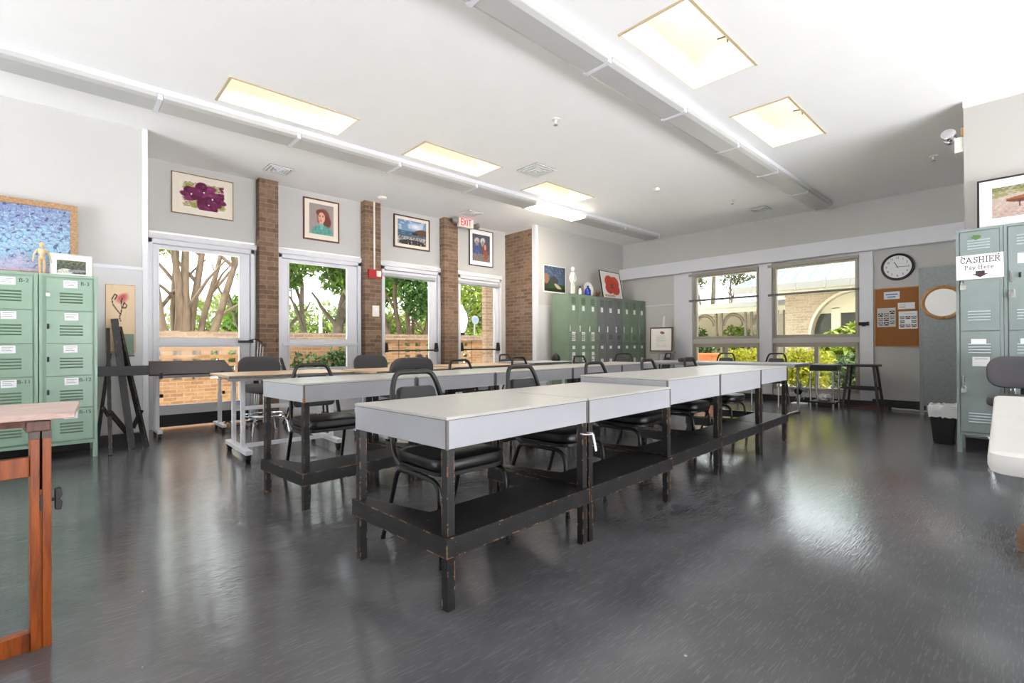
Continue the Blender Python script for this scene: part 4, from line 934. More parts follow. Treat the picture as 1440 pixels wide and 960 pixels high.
for sx in (-.16, .16):
    for sy in (-.17, .17): MB().tube([(sx, sy, .02), (sx, sy, .585)], .016, 10).lathe([(.02, 0), (.02, .03)], 10, (sx, sy, 0)).build('leg', M['chrome'], t, smooth=True)
MB().box(-.18, .18, -.19, .19, .06, .085).build('lower_shelf', M['black'], t, bev=.004)
t = thing('crumpled_cloth', 'crumpled grey cloth on the lower shelf of the chrome cart', 'cloth', (9.25, 2.40, .087))
q = MB(); q.sphere((0, 0, .045), .105, 20, 12, (1.1, 1, .6))
for v in q.b.verts: v.co += Vector((rnd.uniform(-.016, .016), rnd.uniform(-.016, .016), rnd.uniform(-.012, .02))); v.co.z = max(.001, v.co.z)
q.build('cloth', M['paper_grey'], t, smooth=True)
t = thing('floor_fan', 'round grey floor fan on a white base, left of the chrome cart', 'fan', (9.25, 2.78, 0), R(90))
MB().box(-.11, .11, -.09, .09, 0, .025).tube([(0, .03, .02), (0, .03, .20)], .02, 8).build('base', M['frame_white'], t, bev=.008)
T = Matrix.Translation((0, 0, .24)) @ Matrix.Rotation(R(70), 4, 'X'); q = MB()
for rr_ in (.05, .10, .15): q.tube([T @ Vector((rr_*math.cos(R(15*k)), rr_*math.sin(R(15*k)), .04-rr_*.12)) for k in range(24)], .004, 5, True)
for k in range(16): q.tube([T @ Vector((.03*math.cos(R(22.5*k)), .03*math.sin(R(22.5*k)), .04)), T @ Vector((.16*math.cos(R(22.5*k)), .16*math.sin(R(22.5*k)), .02)), T @ Vector((.16*math.cos(R(22.5*k)), .16*math.sin(R(22.5*k)), -.05))], .003, 5)
q.build('cage', M['steel'], t)
q = MB()
for k in range(4):
    a = R(90*k); q.prism([(.02*math.cos(a), .02*math.sin(a)), (.13*math.cos(a-.3), .13*math.sin(a-.3)), (.14*math.cos(a+.35), .14*math.sin(a+.35)), (.03*math.cos(a+.8), .03*math.sin(a+.8))], T @ Matrix.Translation((0, 0, -.01)), .006)
q.build('blades', M['fan_grey'], t); MB().lathe([(.02, -.08), (.06, -.07), (.06, -.02), (.03, .01)], 14, (0, 0, 0), T).build('motor', M['black'], t, smooth=True)
tag(MB().tube(bend([(9.55, 2.7, .012), (9.50, 2.2, .012), (9.57, 1.7, .012), (9.55, 1.62, .012)], .15), .009, 6).build('cord', M['red_wire'], smooth=True), 'dull red cord on the floor behind the black stool', 'cord')
tag(MB().tube(bend([(9.53, 1.56, .014), (9.40, 1.46, .014), (9.46, 1.3, .014), (9.36, 1.2, .014), (9.46, 1.05, .014)], .1), .014, 6).build('cord', M['white_wire'], smooth=True), 'pale cord on the floor along the black baseboard', 'cord')
t = thing('waste_bin', 'black waste bin with white liner beside the cashier lockers', 'bin', (6.64, .66, 0))
q = MB(); 
for (w0, z0), (w1, z1) in (((.10, 0), (.135, .34)),):
    A = [q.b.verts.new((x*w0, y*w0*.8, z0)) for x, y in ((-1,-1),(1,-1),(1,1),(-1,1))]; B = [q.b.verts.new((x*w1, y*w1*.8, z1)) for x, y in ((-1,-1),(1,-1),(1,1),(-1,1))]
    q._f(A[::-1]); q._f(B)
    for k in range(4): q._f([A[k], A[(k+1) % 4], B[(k+1) % 4], B[k]])
q.build('bin_body', M['black'], t, bev=.012)
q = MB(); n = 40; L = []
for s, z in ((1.02, .27), (1.06, .33), (1.04, .385), (.93, .39), (.9, .345)):
    row = []
    for k in range(n):
        a = 2*math.pi*k/n; c, s_ = math.cos(a), math.sin(a); m_ = max(abs(c), abs(s_)); j = 1+rnd.uniform(-.035, .035)
        row.append(q.b.verts.new((c/m_*.134*s*j, s_/m_*.108*s*j, z+rnd.uniform(-.012, .012))))
    L.append(row)
for A, B in zip(L, L[1:]):
    for k in range(n): q._f([A[k], A[(k+1) % n], B[(k+1) % n], B[k]])
q.build('bin_liner', M['liner'], t, smooth=True)
# display easel with certificate near the corner
t = thing('display_easel', 'slim grey easel holding the framed certificate near the corner window', 'easel', (9.22, 5.32, 0), R(-78))
MB().bar((0, .0, .3), (.0, .1, 1.62), .05, .02).build('mast', M['steel'], t); MB().box(-.25, .25, -.06, .02, .835, .885).build('tray', M['fan_grey'], t, bev=.004)
for x in (-.22, .22): MB().bar((x, -.05, 0), (x*.15, .08, 1.15), .03, .025).build('leg', M['steel'], t)
MB().bar((0, .34, 0), (0, .1, 1.2), .03, .025).build('rear_leg', M['steel'], t)
def pic(name, lab, cat, loc, rz, w, h, fw, fd, fmat, mm, iw, ih, fn, nx=90, ny=70, tilt=0, off=(0, 0), group=None, ax='-Y', base=False):
    t = thing(name, lab, cat, loc, 0, group); t.rotation_euler = (R(-tilt), 0, rz); z0 = h/2 if base else 0
    y = -fd
    MB().box(-w/2, w/2, y, 0, z0+h/2-fw, z0+h/2).box(-w/2, w/2, y, 0, z0-h/2, z0-h/2+fw).box(-w/2, -w/2+fw, y, 0, z0-h/2+fw, z0+h/2-fw).box(w/2-fw, w/2, y, 0, z0-h/2+fw, z0+h/2-fw).build('frame', fmat, t, bev=min(.003, fw/4))
    MB().box(-w/2+fw*.8, w/2-fw*.8, y*.6, -.001, z0-h/2+fw*.8, z0+h/2-fw*.8).build('mat_board', mm, t)
    if fn: canvas('picture', iw, ih, nx, ny, fn, face((off[0], y*.6-.0012, z0+off[1]), '-Y'), t)
    return t
def cert(u, v):
    im = blank(u, (238, 234, 230)); im = mixc(im, ell(u, v, .55, .80, .13, .075, -.2, .3), (150, 112, 84)); im = mixc(im, ell(u, v, .57, .81, .05, .03, 0, .4), (90, 70, 60))
    for k in range(9):
        y = .68-.06*k; im = mixc(im, .45*((abs(v-y) < .012) & (u > .22+.02*(k % 3)) & (u < .78-.03*((k*7) % 4)) & (np.sin(u*90+k*3) > -.5)), (150, 150, 155))
    return im
pic('framed_certificate', 'white certificate with brown seal in dark frame on the slim easel', 'framed certificate', (9.17, 5.33, .886), R(-78), .47, .50, .022, .025, M['walnut'], M['mat_white'], .425, .455, cert, 60, 70, 4, (0, 0), None, '-Y', True)
# ------------------------------------------------------------------ lockers (front faces local -Y)
def body(t, W, dep, z0, z1, m, fr=.02, legs=True, xs=(), zs=()):
    q = MB().box(0, W, .012, dep, z0, z1).box(0, fr, 0, .012, z0, z1).box(W-fr, W, 0, .012, z0, z1).box(fr, W-fr, 0, .012, z1-fr, z1).box(fr, W-fr, 0, .012, z0, z0+fr)
    for x in xs: q.box(x-.009, x+.009, 0, .012, z0+fr, z1-fr)
    q.build('body', m, t, bev=.002)
    if legs:
        for x in (0, W-.035):
            for y in (0, dep-.035): MB().box(x, x+.035, y, y+.035, 0, z0).build('leg', m, t, bev=.002)
def door(t, x0, x1, z0, z1, m, name='door'):
    return MB().box(x0, x1, -.004, .010, z0, z1).build(name, m, t, bev=.003)
def louvers(d, xc, w, zs, m, h=.009):
    q = MB()
    for z in zs:
        q.prism([(-.0035, z), (-.0035, z+h), (-.010, z+h*.35)], Matrix(((0,0,1,xc-w/2),(1,0,0,0),(0,1,0,0),(0,0,0,1))), w)
    q.build('louvers', m, d)
def card(d, xc, zc, w, h, m='paper', lines=0, tilt=0):
    o = MB().cbox((xc, -.0052, zc), (w, .0012, h), 0, 0, tilt).build('label_card', M[m], d)
    if lines:
        q = MB(); F = face((xc, -.0058, zc), '-Y')
        strokes(q, [[(-w*.36, h*(.28-.22*k)), (w*(.36-.1*((k*5) % 3)), h*(.28-.22*k))] for k in range(lines)], F, h*.06, .0006); q.build('card_writing', M['ink_grey'], d)
    return o
def padlock(d, x, z, s=1):
    MB().box(x-.014*s, x+.014*s, -.028, -.010, z-.03*s, z).tube([(x-.009*s, -.018, z), (x-.009*s, -.018, z+.016*s), (x+.009*s, -.018, z+.016*s), (x+.009*s, -.018, z)], .0028*s, 6).build('padlock', M['lock_brass'], d, bev=.002)
def hasp(d, x, z):
    MB().box(x-.008, x+.008, -.014, -.004, z-.022, z+.022).box(x-.004, x+.004, -.020, -.014, z-.012, z+.012).build('handle', M['black'], d, bev=.002)
# pale green box lockers by the left wall: columns of five
marks = {(0, 0): 'B-2', (0, 3): 'B-11', (1, 0): 'B-3', (1, 3): 'B-12', (1, 4): 'B-15'}
def box_locker(x1, col, lab):
    W = .392; t = thing('locker', lab, 'locker', (x1-W, 5.965, 0), 0, 'pale green box lockers by the left wall'); z0, z1 = .135, 1.668
    body(t, W, .54, z0, z1, M['green'], .024); hh = (z1-z0-.07)/5
    for k in range(5):
        b = z1-.035-hh*(k+1)
        d = door(t, .045, W-.034, b+.003, b+hh-.003, M['green'])
        louvers(d, .212, .155, [b+hh*.42-.027*j+.03 for j in range(4)], M['green_dark'], .013)
        card(d, .206+.006*(k % 2), b+hh-.05, .095, .066+.02*(k == 4), lines=3 if k < 4 else 0, tilt=.02*((k*3) % 3-1))
        if (col, k) in marks:
            q = MB(); text_polys(q, marks[(col, k)], .046, face((.305, -.0046, b+hh-.040), '-Y'), .0006); q.build('lettering', M['ink'], d)
        (padlock if (k == 0) else hasp)(d, .058, b+hh*.52)
box_locker(.270, 1, 'pale green five-door locker column with B-3 and B-12, at the row end')
box_locker(-.128, 0, 'pale green five-door locker column with B-2 and B-11, second from the end')
box_locker(-.526, 2, 'pale green five-door locker column farthest left, behind the wooden drafting table')
# tall two-tier banks along the locker wall
def bank(x0, W, m, lab, bright):
    t = thing('locker_bank', lab, 'locker', (x0, 5.99, 0), 0, 'tall lockers along the far wall'); z0, z1 = .10, 2.0; c = W/3
    body(t, W, .42, z0, z1, m, .014, True, (c, 2*c))
    for k in range(3):
        for j in range(2):
            a, b = (1.06, z1-.02) if j == 0 else (z0+.02, 1.05)
            d = door(t, c*k+.012, c*(k+1)-.012, a, b, m); xc = c*(k+.52)
            louvers(d, xc, .12, [b-.06-.022*i for i in range(6)] if j == 0 else [], M['louver'], .012)
            louvers(d, xc, .12, [a+.08+.022*i for i in range(5)], M['louver'], .012)
            if j == 0:
                card(d, xc, b-.25, .075, .095); MB().box(c*k+.03, c*k+.05, -.02, -.004, a+.22, a+.34).build('handle', M['chrome'], d, bev=.003)
                if bright: card(d, xc, a+.13, .10, .17, lines=4)
            else:
                card(d, xc, b-.07, .08, .06); card(d, xc, b-.33 if bright else b-.36, .085, .34 if bright else .12, lines=5 if bright else 0)
bank(7.0, .88, M['green_far'], 'sage green locker bank nearest the brick wall, with tall white papers on its doors', True)
bank(7.885, .87, M['grey_far'], 'dark grey locker bank between the two green ones', False)
bank(8.76, .865, M['green_far'], 'sage green locker bank at the room corner, beyond the grey one', False)
# blue-grey cashier lockers, two doors each (front faces -X)
def cash(y, lab, n):
    t = thing('locker', lab, 'locker', (6.14, y, 0), R(-90), 'blue-grey cashier lockers'); W = .312; z0, z1 = .165, 2.06
    body(t, W, .30, z0, z1, M['grey_lock'], .022)
    for j, (a, b) in enumerate(((1.125, z1-.03), (z0+.03, 1.115))):
        d = door(t, .028, W-.024, a, b, M['grey_lock'])
        louvers(d, .155, .15, [b-.085-.026*i for i in range(4)] if j == 0 else [b-.12-.026*i for i in range(4)], M['louver_grey'], .014)
        louvers(d, .155, .15, [a+.09+.026*i for i in range(4)], M['louver_grey'], .014)
        if j == 0 and n == 1: padlock(d, .05, a+.33, 1.6); [hasp(d, .10, z) for z in (a+.48,)]
        MB().box(.038, .058, -.016, -.004, a+.42, a+.52).build('handle', M['chrome'], d, bev=.004)
        if j == 0 and n == 0: padlock(d, .05, a+.42, 1.5)
        if j == 1: card(d, .15, b-.09, .10, .05); card(d, .165, b-.27, .115, .085, lines=1); padlock(d, .05, a+.40, 1.3)
        elif n == 1: card(d, .13, b-.28, .09, .09)
        if j == 0 and n == 0:
            q = MB(); r = random.Random(5)
            for k in range(9): cx, cz = .14+r.uniform(-.02, .02), b-.055+r.uniform(-.012, .012); q.prism([(.014*math.cos(R(60*i))*1.3, .010*math.sin(R(60*i))) for i in range(6)], face((cx, -.005, cz), '-Y') @ Matrix.Rotation(r.random()*3, 4, 'Z'), .004+.001*k)
            q.build('leaf_sticker', mat('green_leaf_sticker', rgb(84, 122, 60), .6, var=.3, scale=60), d)['label'] = 'green leaf-shaped sticker'
cash(.522, 'blue-grey tall locker carrying the cashier sign, beside the waste bin', 0)
cash(.207, 'blue-grey tall locker right of the cashier sign', 1)
cash(-.108, 'blue-grey tall locker behind the grey drafting chair, third from the bin', 2)
cash(-.423, 'blue-grey tall locker fourth from the bin', 2)
# the cashier sign
t = thing('paper_sign', 'white paper CASHIER sign with a down arrow on the locker', 'sign', (6.124, .362, 1.707), R(-90))
MB().cbox((0, 0, 0), (.312, .002, .222), 0, 0, R(-.6)).build('sheet', M['paper'], t)
GL = {  # serif lettering as strokes in a unit box; second list = thin strokes
 'C': [[(.62,.78),(.5,.94),(.3,.98),(.12,.8),(.08,.5),(.12,.2),(.3,.02),(.5,.05),(.63,.2)],[(.62,.98),(.62,.74)]], 'A': [[(.02,0),(.36,1),(.70,0)],[(.16,.36),(.56,.36)],[(-.06,0),(.12,0)],[(.58,0),(.80,0)]],
 'S': [[(.5,.8),(.36,.97),(.18,.95),(.08,.78),(.18,.58),(.4,.45),(.52,.25),(.4,.05),(.2,.02),(.07,.2)],[(.5,.98),(.5,.76)],[(.07,.24),(.07,0)]], 'H': [[(.12,0),(.12,1)],[(.62,0),(.62,1)],[(.12,.52),(.62,.52)],[(.0,0),(.24,0)],[(.0,1),(.24,1)],[(.5,0),(.74,0)],[(.5,1),(.74,1)]],
 'I': [[(.14,0),(.14,1)],[(.02,0),(.26,0)],[(.02,1),(.26,1)]], 'E': [[(.12,0),(.12,1)],[(.0,1),(.56,1),(.56,.82)],[(.0,0),(.58,0),(.58,.2)],[(.12,.52),(.4,.52)],[(.4,.62),(.4,.42)]],
 'R': [[(.12,0),(.12,1)],[(.0,1),(.4,1),(.56,.85),(.56,.65),(.4,.5),(.12,.5)],[(.32,.5),(.62,0)],[(.0,0),(.24,0)],[(.56,0),(.72,0)]], 'P': [[(.12,0),(.12,1)],[(.0,1),(.4,1),(.55,.85),(.55,.62),(.4,.47),(.12,.47)],[(.0,0),(.24,0)]],
 'a': [[(.1,.5),(.2,.62),(.36,.6),(.42,.5),(.42,.05),(.5,0)],[(.42,.36),(.2,.32),(.08,.18),(.16,.02),(.3,.02),(.42,.14)]], 'y': [[(.04,.6),(.26,.02)],[(.48,.6),(.2,-.2),(.06,-.22)],[(-.02,.6),(.12,.6)],[(.38,.6),(.54,.6)]],
 'e': [[(.08,.34),(.46,.34),(.42,.54),(.28,.62),(.12,.52),(.07,.3),(.14,.08),(.28,.0),(.46,.1)]], 'r': [[(.14,0),(.14,.6)],[(.14,.42),(.28,.6),(.4,.56)],[(.02,.6),(.14,.6)],[(.04,0),(.26,0)]]}
def lettering(q, s, x, y, h, F, w, sp, d=.0016):
    for ch in s:
        if ch == ' ': x += h*.35; continue
        strokes(q, [[(x+a*h, y+b*h) for a, b in ln] for ln in GL[ch]], F, w, d); x += h*(max(a for ln in GL[ch] for a, b in ln)+sp)
F = face((0, 0, 0), '-Y')
q = MB(); lettering(q, 'CASHIER', -.128, .038, .050, F, .0062, .17); q.build('heading', M['ink_brown'], t)
q = MB(); lettering(q, 'Pay Here', -.098, -.022, .036, F, .0042, .2); q.build('second_line', M['ink'], t)
MB().prism([(-.03, -.04), (.03, -.04), (.03, -.066), (.055, -.066), (0, -.098), (-.055, -.066), (-.03, -.066)], F @ Matrix.Translation((.005, 0, .001)), .0008).build('arrow', M['ink_brown'], t)
q = MB(); [q.lathe([(.006, .001), (.006, .004)], 10, (x, 0, z), face((0, 0, 0), '-Y')) for x, z in ((-.118, .098), (.125, .10))]; q.build('magnet', M['ink_brown'], t)
# speckled steel cabinet end with round mirror
t = thing('steel_cabinet', 'tall speckled blue-grey steel cabinet right of the cork board', 'cabinet', (9.02, .66, 0), R(0))
MB().box(0, .55, 0, .50, .13, 2.095).box(-.004, .0, .46, .50, .13, 2.095).build('body', M['grey_panel'], t, bev=.004)
for x in (0, .51):
    for y in (0, .46): MB().box(x, x+.04, y, y+.04, 0, .13).build('leg', M['grey_panel'], t)
t = thing('round_mirror', 'round mirror in a wooden rim hung on the steel cabinet', 'mirror', (9.014, .905, 1.585))
T = face((0, 0, 0), '-X'); MB().lathe([(.19, 0), (.19, .025), (.215, .035), (.238, .025), (.24, 0)], 48, (0, 0, 0), T).build('rim', M['tan_wood'], t, smooth=True); MB().lathe([(.192, .004), (.192, .012)], 48, (0, 0, 0), T).build('glass', M['mirror'], t)
# cork board with papers
t = thing('cork_board', 'brown cork board below the wall clock', 'notice board', (WX, 1.515, 1.435))
MB().box(-.02, 0, -.275, .275, -.455, .455).build('cork', M['cork'], t); q = MB().box(-.026, 0, -.285, -.27, -.465, .465).box(-.026, 0, .27, .285, -.465, .465).box(-.026, 0, -.27, .27, .45, .465).box(-.026, 0, -.27, .27, -.465, -.45); q.build('frame', M['tan_wood'], t, bev=.002)
def note(lab, y, z, w, h, m, kind):
    t = thing('notice', lab, 'paper', (WX-.021, y, z), R(-90), 'papers on the cork board'); MB().box(-w/2, w/2, -.002, 0, -h/2, h/2).build('sheet', M[m], t)
    F = face((0, -.0022, 0), '-Y'); q = MB(); r = random.Random(int(z*100))
    if kind == 'blue': strokes(q, [[(-w*.36, h*.12), (w*.36, h*.14)], [(-w*.25, -h*.2), (w*.22, -h*.19)]], F, h*.14, .0008); q.build('writing', M['ink_blue'], t)
    elif kind == 'lines': strokes(q, [[(-w*.4, h*(.25-.25*k)), (-w*.05, h*(.25-.25*k))] for k in range(3)], F, h*.05, .0008); q.build('writing', M['ink_grey'], t)
    else:
        n = 3; cs = (M['ink'], M['ink_grey'], M['grey_far'], M['walnut']) if kind == 'grey' else (M['ink_grey'], M['green_far'], M['redwood'], M['ink_blue'])
        for i in range(n):
            for j in range(n):
                if kind == 'colour' and (i+j*2) % 4 == 3: continue
                x, z_ = (-.31+.31*i)*w, (.14-.24*j)*h if not (kind == 'grey' and i == 2) else (.26-.26*j)*h
                MB().prism([(x-w*.13, z_-h*.085), (x+w*.13, z_-h*.085), (x+w*.13, z_+h*.085), (x-w*.13, z_+h*.085)], F, .0008).build('photo', cs[(i*2+j) % 4], t)
                strokes(q, [[(x-w*.1, z_-h*.03), (x, z_+h*.04), (x+w*.1, z_-h*.02)]], F, h*.045, .0014)
        if kind == 'colour': strokes(q, [[(-w*.2, h*.36), (w*.3, h*.37)]], F, h*.03, .001)
        q.build('detail', M['paper_grey'], t)
note('white note with two blue lines at the top of the cork board', 1.575, 1.78, .20, .12, 'paper', 'blue')
note('grey sheet of nine small photographs pinned left on the cork board', 1.645, 1.435, .235, .30, 'paper_grey', 'grey')
note('white slip with short text between the note and the colour photos', 1.395, 1.605, .21, .10, 'paper', 'lines')
note('white sheet of coloured small photographs pinned right on the cork board', 1.375, 1.385, .23, .27, 'paper', 'colour')
# ------------------------------------------------------------------ pictures and ornaments
def pansy(u, v):
    im = blank(u, (236, 226, 208)); e = .03*fnoise(u, v, 12, 3); inn = (u > .08+e) & (u < .93+e) & (v > .06+e) & (v < .95+e)
    im = mixc(im, .75*inn, (206, 192, 160)); im = mixc(im, .8*((fnoise(u, v, 9, 2) > .2) & inn), (160, 150, 92)); im = mixc(im, .8*((fnoise(u, v, 15, 5) > .35) & inn), (112, 104, 66)); im = mixc(im, .7*((fnoise(u, v, 20, 6) > .45) & inn), (128, 62, 70)); im = mixc(im, .7*((fnoise(u, v, 22, 9) > .55) & inn), (226, 216, 190))
    for cx, cy in ((.2, .8), (.72, .82), (.3, .14), (.88, .2)): im = mixc(im, .8*ell(u, v, cx, cy, .1, .14, .6, .5), (140, 148, 64))
    im = mixc(im, ((u+v*.35 > 1.14) & (v > .5) & inn)*.95, (118, 34, 78))
    for cx, cy, s in ((.24, .52, .17), (.5, .64, .22), (.78, .46, .17), (.6, .22, .22), (.68, .44, .17)):
        for a in range(5):
            t = a*1.256+cx*9; px, py = cx+s*.55*math.cos(t), cy+s*.85*math.sin(t)
            im = mixc(im, ell(u, v, px, py, s*.62, s*.95, a, .2), tuple(max(0, x+(a % 3)*20-22) for x in (108, 26, 76))); im = mixc(im, .35*ell(u, v, px+s*.2, py+s*.2, s*.25, s*.4, a, .9), (186, 110, 160))
        im = mixc(im, .8*ell(u, v, cx, cy, s*.34, s*.5, 0, .8), (70, 10, 52)); im = mixc(im, ell(u, v, cx+.01, cy, .018, .032), (248, 226, 224))
    return im
def portrait(u, v):
    im = blank(u, (160, 146, 142)); im = im + fnoise(u, v, 8, 3)[..., None]*6
    im = mixc(im, ell(u, v, .58, .56, .30, .34, 0, .25), (128, 74, 56)); im = mixc(im, ell(u, v, .72, .44, .2, .22, .3, .3), (112, 62, 48)); im = mixc(im, ell(u, v, .44, .72, .18, .12), (120, 70, 54))
    im = mixc(im, ell(u, v, .48, .34, .1, .13), (206, 150, 128)); im = mixc(im, ell(u, v, .50, .56, .155, .2, 0, .2), (222, 168, 146)); im = mixc(im, .6*ell(u, v, .44, .48, .08, .06), (214, 130, 116))
    for x in (.43, .55): im = mixc(im, ell(u, v, x, .60, .03, .018), (60, 44, 44)); im = mixc(im, .6*ell(u, v, x, .635, .045, .012), (110, 66, 50))
    im = mixc(im, .5*ell(u, v, .47, .54, .018, .05), (190, 126, 104)); im = mixc(im, ell(u, v, .47, .455, .045, .016), (186, 70, 74))
    im = mixc(im, ell(u, v, .52, .10, .46, .24, 0, .2), (96, 158, 150)); im = mixc(im, ell(u, v, .5, .27, .12, .1), (120, 180, 172)); im = mixc(im, .5*(fnoise(u, v, 7, 8) > .3)*(v < .3)*ell(u, v, .52, .1, .46, .24), (64, 120, 116))
    return im
def sea(u, v):
    im = blank(u, (128, 160, 190)); im = mixc(im, v*.5, (90, 124, 166)); im = mixc(im, ell(u, v, .62, .78, .34, .2, 0, .8), (226, 228, 232)); im = mixc(im, .6*(fnoise(u, v, 4, 7) > .25)*(v > .6), (210, 216, 226))
    im = mixc(im, (v < .56)*1., (62, 92, 116)); im = mixc(im, ((v < .56) & (fnoise(u*.5, v*3, 7, 9) > .2))*.6, (120, 150, 166)); im = mixc(im, ell(u, v, .85, .55, .3, .14, .1), (98, 66, 52)); im = mixc(im, ell(u, v, .6, .47, .12, .06), (50, 40, 38))
    im = mixc(im, (v < .33)*.9, (176, 164, 158)); im = mixc(im, ((v < .4) & (fnoise(u, v*1.6, 6, 4) > .1))*.8, (86, 88, 92)); im = mixc(im, ell(u, v, .5, .08, .5, .14), (52, 46, 42)); im = mixc(im, ((fnoise(u, v, 9, 14) > .6) & (v < .3))*.8, (220, 224, 226)); return im
def horses(u, v):
    im = blank(u, (78, 82, 96)); im = im+fnoise(u, v, 6, 2)[..., None]*12; im = mixc(im, (v < .28)*.8, (132, 120, 110))
    for cx, cy, c in ((.25, .76, (196, 186, 180)), (.58, .78, (206, 200, 194))): im = mixc(im, ell(u, v, cx, cy, .17, .13, .3, .3), c); im = mixc(im, ell(u, v, cx, cy-.12, .1, .12), tuple(x*.75 for x in c))
    im = mixc(im, ell(u, v, .28, .42, .16, .18), (64, 88, 150)); im = mixc(im, ell(u, v, .72, .48, .16, .2), (128, 62, 48)); im = mixc(im, ell(u, v, .75, .24, .12, .18), (150, 76, 58)); im = mixc(im, ell(u, v, .72, .55, .07, .12), (188, 150, 120))
    im = mixc(im, .6*(fnoise(u, v, 11, 6) > .5), (58, 52, 54)); im = mixc(im, .5*((fnoise(u, v, 12, 9) > .6) & (v < .4)), (210, 196, 176)); return im
def cliff(u, v):
    im = blank(u, (96, 112, 138)); im = mixc(im, v, (70, 84, 112)); im = mixc(im, .5*(fnoise(u, v*2, 4, 3) > .3)*(v > .5), (130, 146, 170)); im = mixc(im, (v < .25+.5*np.clip(.6-u, 0, 1)+.03*fnoise(u, v, 5, 3))*1., (52, 62, 52))
    im = mixc(im, ell(u, v, .1, .5, .14, .22), (150, 112, 92)); im = mixc(im, ell(u, v, .45, .42, .22, .2), (70, 74, 76)); im = mixc(im, ((v < .3) & (u > .2))*.8, (60, 84, 44)); im = mixc(im, ell(u, v, .65, .2, .22, .07, -.6), (206, 190, 160)); im = mixc(im, (v < .13)*.9, (36, 50, 32)); return im
def bloom(u, v):         # plain red bloom
    im = blank(u, (236, 232, 228))
    for cx, cy, rx, ry, a, c in ((.38, .62, .28, .3, .3, (198, 74, 52)), (.66, .60, .28, .3, -.3, (206, 84, 58)), (.34, .36, .25, .24, -.2, (190, 66, 48)), (.68, .34, .26, .25, .2, (200, 76, 54)), (.5, .48, .3, .3, 0, (196, 70, 50))): im = mixc(im, ell(u, v, cx, cy, rx, ry, a, .12), c)
    im = mixc(im, .35*(fnoise(u, v, 9, 3) > .35)*(np.hypot(u-.5, v-.48) < .4), (160, 48, 38)); im = mixc(im, ell(u, v, .5, .46, .09, .11, 0, .4), (76, 52, 50)); im = mixc(im, ell(u, v, .5, .46, .035, .045), (130, 110, 80)); im = mixc(im, ((v < .09) & (u < .6))*.7, (196, 150, 110)); return im
def blues(u, v):         # generic blue and lilac abstract
    n1 = fnoise(u*1.4, v*1.1, 5, 1); n2 = fnoise(u, v, 11, 2); im = blank(u, (146, 178, 198)); im = mixc(im, np.clip(n1*.8+.2, 0, 1)*.8, (132, 190, 202)); im = mixc(im, np.clip(n2+.1, 0, 1)*.6, (130, 136, 190))
    im = mixc(im, np.clip((v-.52)*3+n2*.9, 0, 1)*.7, (112, 122, 164)); im = mixc(im, (np.abs(fnoise(u, v, 8, 3)) < .07)*.6, (80, 86, 124)); im = mixc(im, (np.abs(fnoise(u*1.3, v, 10, 4)) < .045)*.6, (214, 222, 236))
    im = mixc(im, (fnoise(u, v, 12, 8) > .62)*.7, (64, 58, 104)); im = mixc(im, np.clip((.32-v)*3-np.abs(u-.55)*1.2+fnoise(u, v, 5, 9)*.3, 0, 1)*.8, (214, 180, 208)); return im
def garden(u, v):
    im = blank(u, (96, 104, 90)); im = mixc(im, np.clip(fnoise(u, v, 6, 1)+.2, 0, 1), (60, 70, 62)); im = mixc(im, ell(u, v, .28, .12, .28, .26, .2), (224, 224, 216)); im = mixc(im, ell(u, v, .7, .22, .34, .12, .1), (150, 150, 158)); im = mixc(im, (fnoise(u, v, 9, 5) > .5)*.7, (150, 150, 120)); im = mixc(im, (fnoise(u, v, 11, 6) > .6)*.8, (34, 38, 40)); im = mixc(im, ((v > .7) & (fnoise(u, v, 7, 7) > .1))*.6, (140, 140, 96)); return im
def boat(u, v):
    im = blank(u, (176, 158, 146)); im = mixc(im, ((v > .62+.12*np.sin(u*3)) & (fnoise(u, v, 7, 2) > -.3))*.85, (132, 132, 84)); im = mixc(im, (v > .86)*.6, (96, 106, 60)); im = mixc(im, ((v < .35) & (fnoise(u, v*2, 6, 3) > .2))*.6, (170, 124, 116)); im = mixc(im, .5*(fnoise(u, v*2, 5, 4) > .35), (196, 184, 176))
    h = (v < .66-.25*np.abs(u-.5)) & (v > .44+1.2*(u-.45)**2) & (u > .22) & (u < .85); im = mixc(im, h*1., (104, 60, 44)); im = mixc(im, ((v > .54) & h)*.8, (150, 92, 58)); im = mixc(im, ((u > .5) & (v > .6) & (v < .78) & (u < .9))*.9, (176, 110, 62)); im = mixc(im, (np.abs(u-.42) < .012)*(v > .3)*(v < .5)*.8, (70, 44, 36)); return im
wY = D
pic('framed_picture', 'framed purple flower picture on the wall above the first glass door', 'picture', (1.40, wY, 2.985), 0, .70, .525, .010, .025, M['gold'], M['mat_cream'], .54, .36, pansy, 110, 80, group='framed pictures above the doors')
pic('framed_picture', 'framed portrait of a girl in green above the second glass door', 'picture', (2.95, wY, 2.94), 0, .55, .63, .02, .03, M['redwood'], M['mat_cream'], .37, .46, portrait, 90, 110, 0, (.0, .01), 'framed pictures above the doors')
pic('framed_picture', 'framed seascape with rocks above the third glass door', 'picture', (4.535, wY, 2.99), 0, .72, .565, .022, .03, M['walnut'], M['mat_cream'], .57, .42, sea, 110, 84, group='framed pictures above the doors')
pic('framed_picture', 'framed dark picture of two pale-headed riders beside the exit sign', 'picture', (6.09, wY, 2.935), 0, .60, .71, .014, .03, M['frame_black'], M['mat_white'], .44, .52, horses, 90, 104, group='framed pictures above the doors')
t = thing('wall_print', 'unframed landscape print of a dark cliff, pinned above the far lockers', 'picture', (7.29, LK-.012, 2.345)); MB().box(-.335, .335, -.006, 0, -.275, .265).build('sheet', M['paper'], t); canvas('picture', .62, .50, 90, 70, cliff, face((.0, -.0068, 0), '-Y'), t)
